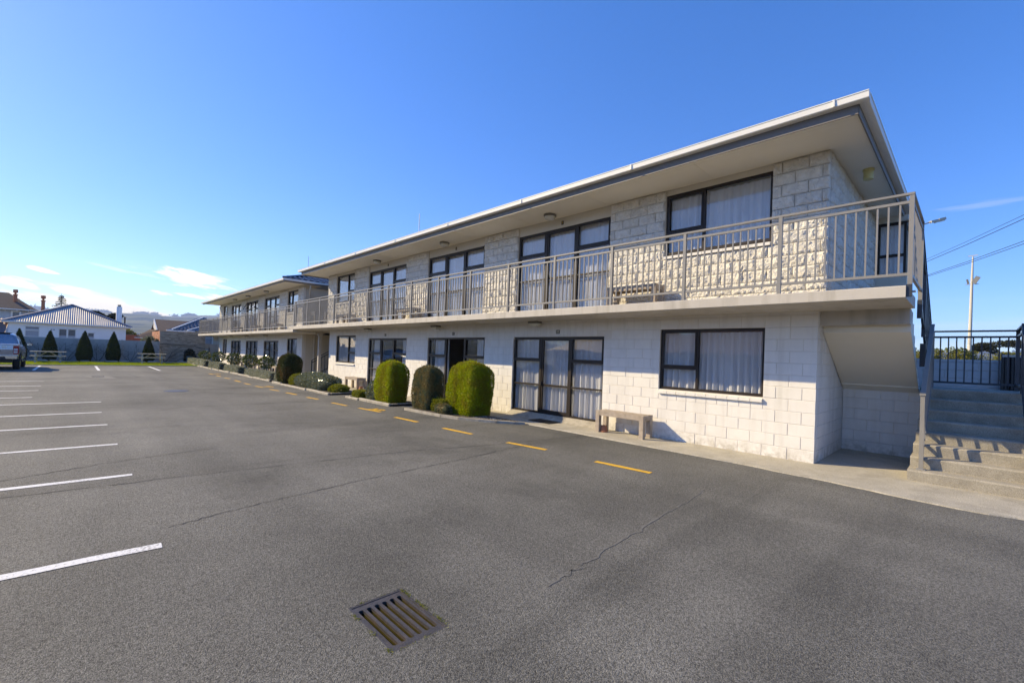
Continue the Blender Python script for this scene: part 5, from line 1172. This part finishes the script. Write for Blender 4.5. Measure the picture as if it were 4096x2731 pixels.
def flue(x, y, z0, z1, r, lab, nm='brick_chimney'):
    t = thing(nm, lab, 'chimney', (x, y, z0)); h = z1-z0
    MB().lathe([(r,z0),(r*.96,z1-.62),(r*1.22,z1-.60),(r*1.22,z1-.52),(r*.8,z1-.50)], x, y, 14).build('shaft', M['terra'], t); MB().lathe([(r*.55,z1-.499),(r*.6,z1-.34),(r*1.25,z1-.32),(r*1.2,z1-.02),(r*.9,z1)], x, y, 14).build('chimney_pot', M['terra'], t); return t
flue(-70,-10.72,0,6.22,.15,'tall terracotta chimney rising behind the left slope of the corrugated roof')
# two storey house at the far left
bh = thing('old_house', 'grey weatherboard two storey house with a steep brown tiled roof, far left', 'house', (-75,-15,0)); HX = -70.4
MB().box(-80,HX,-19,-11.55,0,4.55).build('wall', M['weatherboard'], bh)
for i in range(28): MB().poly([(HX+.004,-19,3.0+i*.055),(HX+.004,-11.55,3.0+i*.055),(HX+.03,-11.55,3.0+i*.055),(HX+.03,-19,3.0+i*.055),(HX+.004,-19,3.05+i*.055),(HX+.004,-11.55,3.05+i*.055)], [(0,1,2,3),(3,2,5,4)]).build('weatherboard', M['weatherboard'], bh)
MB().poly([(-69.9,-19.5,4.6),(-69.9,-11.1,4.6),(-80.5,-11.1,4.6),(-80.5,-19.5,4.6),(-73.6,-13.35,6.45),(-73.6,-17.2,6.45)], [(0,1,4,5),(1,2,4),(3,0,5),(2,3,5,4)]).build('roof', M['browntile'], bh)
MB().box(-69.92,-69.80,-19.5,-11.1,4.50,4.60).build('gutter', M['gutter'], bh)
for i in range(9): MB().box(-70.38,-70.0,-18.0+i*.78,-17.95+i*.78,4.36,4.495).build('eaves_bracket', M['gutter'], bh)
w_ = MB().box(-70.36,-70.28,-12.93,-12.80,3.5,4.42).box(-70.36,-70.28,-12.36,-12.23,3.5,4.42).box(-70.36,-70.28,-12.80,-12.36,4.30,4.42).box(-70.36,-70.28,-12.80,-12.36,3.72,3.78).build('window', M['gutter'], bh); MB().box(-70.36,-70.34,-12.80,-12.36,3.5,4.30).build('pane', M['blueglass'], w_)
flue(-71.6,-12.75,4.8,6.72,.15,'orange terracotta chimney on the brown roof of the far left house')
# red tiled lean-to with its dish
rd = thing('red_tiled_house', 'low house with pale worn red roof tiles left of the white house', 'house', (-60,-14.5,0))
MB().box(-64,-57.6,-18,-12.6,0,1.95).build('wall', M['cream'], rd)
M['redtile_'] = M['redtile']; RT = TU.mesh('roof_tile', M['redtile'], True)
MB().quad((-57.2,-18,2.0),(-57.2,-12.45,2.0),(-60.5,-12.45,3.2),(-60.5,-18,3.2)).build('roof', M['redtile'], rd); tile_face(rd, (-57.2,-15.2,2.02), (-57.2,-12.4,2.02), (-60.5,-15.2,3.22), (-60.5,-12.4,3.22), .24, .30, 300, RT)
MB().box(-57.2,-57.08,-18,-12.4,1.92,2.0).build('gutter', M['gutter'], rd)
dish = thing('satellite_dish', 'grey satellite dish above the ute roof at the left edge', 'satellite dish', (-52,-12.4,0)); dm = MB(); nR = 6; nT = 28
for r_ in range(nR+1):
    for k in range(nT): a = 2*math.pi*k/nT; q = .52*r_/nR; dm.v.append((-52+.16*(r_/nR)**2, -12.42+q*math.cos(a), 2.30+q*math.sin(a)))
for r_ in range(nR):
    for k in range(nT): dm.f.append((r_*nT+k, r_*nT+(k+1)%nT, (r_+1)*nT+(k+1)%nT, (r_+1)*nT+k))
dm.build('reflector', M['tincap'], dish, smooth=True); MB().tube([(-52.1,-12.42,0),(-52.1,-12.42,2.2)], .03, 8).tube([(-51.95,-12.42,1.85),(-51.45,-12.42,2.2)], .015, 6).build('mast', M['steel'], dish)
# brown roofed brick house
ob = thing('brown_roofed_house', 'brick house with a dark brown gable roof and pale barge board, behind the garage', 'house', (-62,0,0))
MB().box(-66,-58.2,-2.2,6,0,2.7).build('wall', M['brickorange'], ob)
MB().poly([(-57.8,-2.42,2.72),(-57.8,6,2.72),(-61.6,6,4.14),(-61.6,-2.42,4.14),(-66,-2.42,2.72),(-66,6,2.72)], [(0,1,2,3),(3,2,5,4)]).build('roof', M['browntile'], ob)
MB().poly([(-58.6,-2.52,2.95),(-61.6,-2.52,4.16),(-61.6,-2.52,3.25),(-60.4,-2.52,2.95),(-58.6,-2.44,2.95),(-61.6,-2.44,4.16),(-61.6,-2.44,3.25),(-60.4,-2.44,2.95)], [(0,1,2,3),(7,6,5,4),(0,4,5,1)]).build('barge_board', M['gutter'], ob)
MB().poly([(-58.4,-4.2,2.10),(-58.4,-2.3,2.16),(-60.4,-2.2,3.08),(-60.4,-2.9,2.98)], [(0,1,2,3)]).build('lean_to_roof', M['browntile'], ob); MB().box(-58.4,-58.2,-4.22,-2.5,2.03,2.10).build('gutter', M['gutter'], ob)
MB().tube([(-61.6,-1.9,4.14),(-61.6,-1.9,4.45)], .015, 5).build('aerial', M['steel'], ob)
rb_ = thing('red_brick_wall', 'low red brick wall right of the white house', 'wall', (-62,-4,0)); MB().box(-62.2,-62,-5.2,-3.2,0,2.36).build('wall_body', M['brickorange'], rb_)
# blue-black tiled house
bt = thing('blue_tiled_house', 'cream house with blue black roof tiles and white barge boards behind the garage', 'house', (-54,1,0))
MB().box(-60,-52.6,-2.1,6,0,2.72).build('wall', M['cream'], bt)
A0, A1, AP = (-52.0,-2.0,2.86), (-52.0,3.4,2.86), (-55.2,.75,4.30)
MB().poly([A0, A1, AP], [(0,1,2)]).build('roof', M['bluetile'], bt); BT = TU.mesh('roof_tile', M['bluetile'], True); tile_face(bt, A0, A1, AP, AP, .30, .33, 300, BT)
MB().poly([(-52,-2.5,2.80),(-52,-2.0,2.86),AP,(-55.2,.3,4.28)], [(0,1,2,3)]).build('side_slope', M['bluetile'], bt)
MB().bar((-52.0,-2.05,2.93),(-55.2,.72,4.36),.10,.08).build('barge_board', M['gutter'], bt); MB().box(-52.0,-51.88,-2.45,3.4,2.74,2.85).build('gutter', M['gutter'], bt); MB().box(-51.93,-51.85,-2.5,-1.95,2.76,2.86).build('gutter', M['gutter'], bt)
MB().poly([(-51.6,-.95,2.88),(-51.6,2.4,2.88),(-53.2,.9,3.55)], [(0,1,2)]).build('porch_roof', M['bluetile'], bt); MB().bar((-51.6,-1.0,2.90),(-53.2,.9,3.60),.09,.07).build('barge_board', M['gutter'], bt); MB().box(-51.6,-51.5,-1.05,-.45,2.78,2.88).build('gutter', M['gutter'], bt)
w_ = MB().box(-52.59,-52.53,.46,.56,1.2,2.62).box(-52.59,-52.53,1.06,1.16,1.2,2.62).box(-52.59,-52.53,.56,1.06,2.20,2.28).box(-52.59,-52.53,.56,1.06,2.56,2.62).build('window', M['gutter'], bt); MB().box(-52.59,-52.57,.56,1.06,1.2,2.56).build('pane', M['lace'], w_)

# ------------------------------------------------------------------ trees on the left
def clump_tree(name, label, loc, crown, h, mat, n, leaf, seed, group=None, squash=.55, trunk=.15):
    """crown: list of (dx, dy, dz, r) clumps"""
    rng = np.random.default_rng(seed); t = thing(name, label, 'tree', loc, group, local=True); PP = []; DD = []
    for (x, y, z, r) in crown:
        k = int(n*r*r/sum(c[3]**2 for c in crown)); d = rng.normal(0,1,(k,3)); d /= np.linalg.norm(d,axis=1,keepdims=True)
        P = d*r*rng.uniform(.5,1.08,(k,1))**.5*np.array([1,1,squash]); PP.append(P+np.array([x,y,z])); DD.append(d+np.array([0,0,.3]))
    link('crown', quads_mesh('crown', leaves(np.concatenate(PP), np.concatenate(DD), leaf, .6, .8, rng), mat), t)
    m = MB(); m.tube([(0,0,-.05),(rng.normal(0,.1),rng.normal(0,.1),h*.5),(0,0,h*.7)], [trunk,trunk*.75,trunk*.5], 8)
    for (x, y, z, r) in crown: m.tube([(0,0,h*.42),(x*.5,y*.5,(h*.42+z)*.5+.1),(x*.9,y*.9,z)], [trunk*.4,trunk*.25,trunk*.1], 6)
    m.build('trunk', M['bark'], t); return t
rng = np.random.default_rng(5)
clump_tree('macrocarpa_tree', 'broad dark macrocarpa tree behind the right slope of the corrugated roof', (-75,-6.1,0), [(rng.normal(0,.4), -1.0+i*.32, 4.45+.3*math.sin(i*1.1)+rng.normal(0,.08), .55+rng.normal(0,.06)) for i in range(8)], 5.3, M['pine'], 6000, .20, 6)
clump_tree('garden_tree', 'small pale shrubby tree between the white house and the brown roof', (-68,-4.4,0), [(0,-.3,2.6,.5),(0,.15,2.75,.5),(0,.5,2.5,.45),(.1,-.6,2.4,.4)], 3.1, M['scrub'], 1500, .16, 7)
clump_tree('garden_tree', 'low dark shrubby tree just left of the brown roof', (-66,-2.9,0), [(0,-.5,2.2,.3),(0,0,2.35,.35),(0,.4,2.2,.3)], 2.7, M['pine'], 900, .13, 8)
clump_tree('flowering_shrub', 'pale green shrub poking over the fence beside the orange brick side', (-47.6,-4.0,0), [(0,-.25,1.8,.26),(0,.05,1.95,.28),(0,.35,1.8,.24),(0,.55,1.72,.18)], 2.1, M['bushleaf'], 1400, .09, 9, trunk=.05)
sp = thing('spruce_tree', 'spruce tip with drooping branches behind the ridge of the corrugated roof', 'tree', (-72,-9.45,0), local=True); m = MB(); m.tube([(0,0,-.05),(0,0,3.5),(0,0,6.75)], [.16,.09,.012], 8); PP = []; DD = []; rng = np.random.default_rng(77)
for i in range(20):
    z = 2.4+i*.215; l = max(.06, (6.75-z)*.50)
    for k in range(6):
        a = rng.uniform(0, 6.28); ll = l*rng.uniform(.65,1.15); tip = Vector((ll*math.cos(a), ll*math.sin(a), z+.05*ll-.1)); m.tube([(0,0,z), tuple(tip)], [.012,.004], 4)
        for s in np.linspace(.2,1,9): PP += [(tip.x*s+rng.normal(0,.015), tip.y*s+rng.normal(0,.015), z+(tip.z-z)*s-.02)]*3; DD += [(math.cos(a)*.6+rng.normal(0,.6), math.sin(a)*.6+rng.normal(0,.6), rng.normal(0,.3))]*3
m.build('trunk', M['bark'], sp); link('crown', quads_mesh('crown', leaves(np.array(PP), np.array(DD), .14, .35, .3, rng), M['spruce']), sp)

# ------------------------------------------------------------------ beyond the staircase on the right
rwall = thing('boundary_wall', 'pale grey block boundary wall beyond the staircase landing', 'wall', (2,6.6,0))
MB().box(.75,3.9,6.512,6.69,0,1.86).build('wall_body', M['blockjoint'], rwall); RWB = BLK.mesh('block', M['rearwall'])
lay(courses(.75,3.9,0,9,[]), 'y', 6.5, 'block', [RWB], [BLK], rwall, .10, .010, 300, M['rearwall'], np.random.default_rng(3)); MB().box(.74,3.91,6.49,6.70,1.80,1.86).build('wall_cap', M['rearwall'], rwall)
df = thing('steel_fence', 'charcoal ribbed steel fence at the right end of the grey boundary wall', 'fence', (3.2,6.2,0))
for i in range(16):
    x = 2.30+i*.1; MB().extrude([(x,6.30),(x+.025,6.26),(x+.06,6.26),(x+.085,6.30),(x+.1,6.30),(x+.1,6.312),(x,6.312)], 'z', 0, 1) if False else MB().poly([(x,6.30,.05),(x+.025,6.26,.05),(x+.06,6.26,.05),(x+.085,6.30,.05),(x+.1,6.30,.05),(x,6.30,1.93),(x+.025,6.26,1.93),(x+.06,6.26,1.93),(x+.085,6.30,1.93),(x+.1,6.30,1.93)], [(i_,i_+1,i_+6,i_+5) for i_ in range(4)]).build('rib_sheet', M['darkfence'], df)
MB().box(2.28,3.92,6.24,6.32,1.93,1.98).build('top_rail', M['steel'], df); MB().box(2.26,2.31,6.245,6.325,0,2.01).build('post', M['darkfence'], df)
fpole = thing('floodlight_pole', 'tall pale concrete pole with two floodlights beyond the staircase', 'pole', (1.58,40.0,0))
MB().tube([(1.56,39.95,-.05),(1.62,39.96,8.7),(1.635,39.96,10.6)], [.15,.085,.045], 10).build('shaft', M['concpole'], fpole); MB().bar((1.36,39.96,10.66),(1.92,39.96,10.70),.07,.05).build('cross_arm', M['concpole'], fpole)
MB().bar((1.25,39.93,8.45),(2.0,39.93,8.45),.05,.05).build('bracket', M['steel'], fpole)
MB().bar((1.72,39.86,8.52),(1.98,39.72,8.98),.30,.14,(0,1,0)).build('floodlight', M['steel'], fpole); MB().bar((1.42,40.05,8.50),(1.34,40.0,8.86),.12,.22,(0,1,0)).build('floodlight', M['lampbase'], fpole)
sl = thing('street_light', 'grey street light head reaching out beside the end railing', 'street light', (-1.6,27.2,0))
MB().tube([(-1.6,27.2,-.05),(-1.6,27.2,9.6),(-1.35,27.43,10.2),(-.64,28.1,10.67),(-.28,28.44,10.86)], [.10,.07,.05,.04,.035], 8).build('mast', M['steel'], sl)
v = Vector((.62,.60,.25)).normalized(); c0 = Vector((-.30,28.42,10.85)); MB().bar(c0, c0+v*.52, .20, .13).bar(c0+v*.50, c0+v*.92, .26, .15).build('lamp_head', M['concpole'], sl); MB().bar(c0+v*.30+Vector((0,0,-.09)), c0+v*.88+Vector((0,0,-.10)), .19, .07).build('lamp_lens', M['diffuser'], sl)
for i, (p, q, r_, lab) in enumerate((((-.2909,25.7,8.01),(3.165,17.94,7.96),.009,'thin uppermost overhead wire crossing the sky on the right'), ((-.32,25.7,7.85),(3.165,17.94,7.80),.014,'thicker overhead wire just below the uppermost one'), ((-.08,23.85,6.80),(3.157,17.38,6.79),.012,'third overhead wire from the top, crossing the pole tip'), ((-.08,23.85,6.73),(3.157,17.38,6.68),.012,'lowest overhead wire on the right, just under the third'))):
    p, q = Vector(p), Vector(q); d = q-p; tag(MB().tube([p-d*2.6+Vector((0,0,.55)), p-d*1.2+Vector((0,0,.12)), p, p+d*.5-Vector((0,0,.03)), q, q+d*1.3+Vector((0,0,.2)), q+d*2.6+Vector((0,0,.6))], r_, 5).build('overhead_wire', M['rubber']), lab, 'wire', 'overhead wires on the right')
rng = np.random.default_rng(12)
for i, (x, y, zt, w, lab) in enumerate(((-.2,36,3.35,1.7,'yellow green scrub mound left of the floodlight pole'), (2.6,37,3.2,1.6,'yellow green scrub mound right of the floodlight pole'), (5.0,38,3.1,1.6,'yellow green scrub mound behind the charcoal fence'))):
    clump_tree('scrub_bush', lab, (x,y,0), [(rng.uniform(-w,w), rng.uniform(-.5,.5), zt-.35-abs(rng.normal(0,.22)), rng.uniform(.3,.5)) for k in range(16)]+[(rng.uniform(-w,w),0,zt-1.1,.6) for k in range(7)], zt*.9, M['scrub'], 4200, .13, 30+i, 'scrub beyond the boundary wall', .8, .06)
for i, (x, y, h, w, lab) in enumerate(((2.9,88,6.1,1.3,'dark umbrella crowned pine, the left of two'), (5.9,95,6.9,2.7,'wide dark umbrella crowned pine, the right of two'))):
    clump_tree('umbrella_pine', lab, (x,y,0), [(rng.uniform(-w,w), rng.uniform(-.8,.8), 0, rng.uniform(.55,.95)) for k in range(int(11*w))], h*.8, M['pine'], 5200, .22, 40+i, 'pines beyond the boundary wall', .7, .14)
    cr = [o for o in COL.objects if o.name.startswith('crown')][-1]; me = cr.data; co = np.empty(len(me.vertices)*3, np.float32); me.vertices.foreach_get('co', co); co = co.reshape(-1,3); co[:,2] += h-.5 - .28*(co[:,0]/w)**2*h*.3; me.vertices.foreach_set('co', co.ravel()); me.update()
ae = thing('roof_aerial', 'thin vertical aerial mast standing above the near roof', 'aerial', (-15.8,2.0,6.0)); MB().tube([(-15.8,2,5.9),(-15.8,2,7.62)], .014, 6).build('mast', M['steel'], ae)
ae2 = thing('roof_aerial', 'thin vertical aerial mast standing above the far roof', 'aerial', (-30.5,2.0,6.0)); MB().tube([(-29.3,2,5.9),(-29.3,2,7.5)], .014, 6).build('mast', M['steel'], ae2)

# the house across the car park, seen mirrored in the ground floor windows
oh = thing('house_opposite', 'long brown brick house across the car park, mirrored in the lower windows', 'house', (-14,-31,0))
MB().box(-34,4,-38,-30.5,0,2.5).build('wall', M['brickbrown'], oh); MB().poly([(-34.6,-29.9,2.45),(4.6,-29.9,2.45),(4.6,-38.5,2.45),(-34.6,-38.5,2.45),(-30.5,-34.2,4.6),(.5,-34.2,4.6)], [(0,1,5,4),(1,2,5),(2,3,4,5),(3,0,4)]).build('roof', M['redtile'], oh)
for x in (-30,-24,-17,-10,-3): MB().box(x,x+1.8,-30.49,-30.44,.9,2.1).build('window', M['blueglass'], oh)

# ------------------------------------------------------------------ hills round the horizon, and the air
def hillmat():
    m, t, b, out = mat_base('hill_pasture'); geo = N(t, 'ShaderNodeNewGeometry')
    n1 = N(t, 'ShaderNodeTexNoise', i_Scale=.0042, i_Detail=7.0, i_Roughness=.62); L(t, geo.outputs['Position'], n1.inputs['Vector'])
    vo = N(t, 'ShaderNodeTexVoronoi', i_Scale=.006); L(t, geo.outputs['Position'], vo.inputs['Vector']); sc = N(t, 'ShaderNodeSeparateColor'); L(t, vo.outputs['Color'], sc.inputs[0])
    r1 = N(t, 'ShaderNodeMapRange', i_1=.49, i_2=.55); L(t, n1.outputs['Fac'], r1.inputs[0])
    m1 = N(t, 'ShaderNodeMix', data_type='RGBA'); L(t, sc.outputs[0], m1.inputs['Factor']); m1.inputs[6].default_value = (.12,.115,.045,1); m1.inputs[7].default_value = (.20,.185,.08,1)
    m2 = N(t, 'ShaderNodeMix', data_type='RGBA'); L(t, r1.outputs[0], m2.inputs['Factor']); L(t, m1.outputs[2], m2.inputs[6]); m2.inputs[7].default_value = (.032,.042,.02,1)
    L(t, m2.outputs[2], b.inputs['Base Color']); b.inputs['Roughness'].default_value = 1.0; b.inputs['Specular IOR Level'].default_value = 0; return m
NA, NR = 320, 12; hm = MB(); RR = np.linspace(1500, 4300, NR); rng = np.random.default_rng(9); ph = rng.uniform(0, 6.28, 12); crest = []
def elev(az):                                                    # az measured from +Y towards +X, degrees; the crest's angle above the horizon
    a = (az+180) % 360-180
    base = np.interp(a, [-180,-140,-110,-100,-92,-88,-84,-80,-70,-45,-20,-4,0,4,9,20,60,120,180], [1.6,1.8,2.4,2.6,2.62,2.58,2.75,3.2,3.4,2.6,1.5,1.75,2.15,1.8,1.3,1.2,1.4,1.5,1.6])
    return base + .07*math.sin(a*.55+ph[0]) + .04*math.sin(a*1.7+ph[1]) + .02*math.sin(a*4.3+ph[2])
for i in range(NA):
    az = 360*i/NA
    for j, r in enumerate(RR):
        u = j/(NR-1); e = math.tan(R(elev(az)))*RR[-1]; h = e*(u**.8)*(1+.10*math.sin(math.pi*u*1.0)*math.sin(az*.31+ph[3])) + 6*math.sin(u*9+az*.2+ph[4])*u*(1-u)*4
        hm.v.append((CAM.x + r*math.sin(R(az)), CAM.y + r*math.cos(R(az)), -.5+h))
    crest.append(hm.v[-1])
for i in range(NA):
    for j in range(NR-1): a = i*NR+j; b = ((i+1) % NA)*NR+j; hm.f.append((a, b, b+1, a+1))
hm.build('hills', hillmat(), None, True, kind='structure')
PP = []
for i in range(2600):                                            # crest woods, bush lines in the gullies
    az = rng.uniform(-104,-60) if i < 2200 else rng.uniform(-8, 12); g_ = math.sin(az*1.9+1)+.6*math.sin(az*5.1)
    if g_ < .15 and not (-90.2 < az < -87.6 and rng.random() < .25): continue
    a = R(az); e = math.tan(R(elev(az % 360)))*RR[-1]; PP.append((CAM.x+RR[-1]*math.sin(a), CAM.y+RR[-1]*math.cos(a), e-2+rng.uniform(0,10)))
PP = np.repeat(np.array(PP), 14, 0); PP += RNG.normal(0, 1, PP.shape)*np.array([9,9,5]); link('crest_woods', quads_mesh('crest_woods', leaves(PP, RNG.normal(0,1,PP.shape), 9, .8, .5), M['pine']), kind='stuff')
if HAZE > 0:
    hz = MB().box(-5200,5200,-5200,5200,-1.2,300).build('haze', None, kind='stuff'); m = bpy.data.materials.new('haze_air'); m.use_nodes = True; t = m.node_tree; t.nodes.clear()
    out = N(t, 'ShaderNodeOutputMaterial'); pv = N(t, 'ShaderNodeVolumePrincipled', i_Density=HAZE, i_Anisotropy=.2); pv.inputs['Color'].default_value = (.45,.63,1,1); L(t, pv.outputs[0], out.inputs['Volume']); hz.data.materials.append(m)
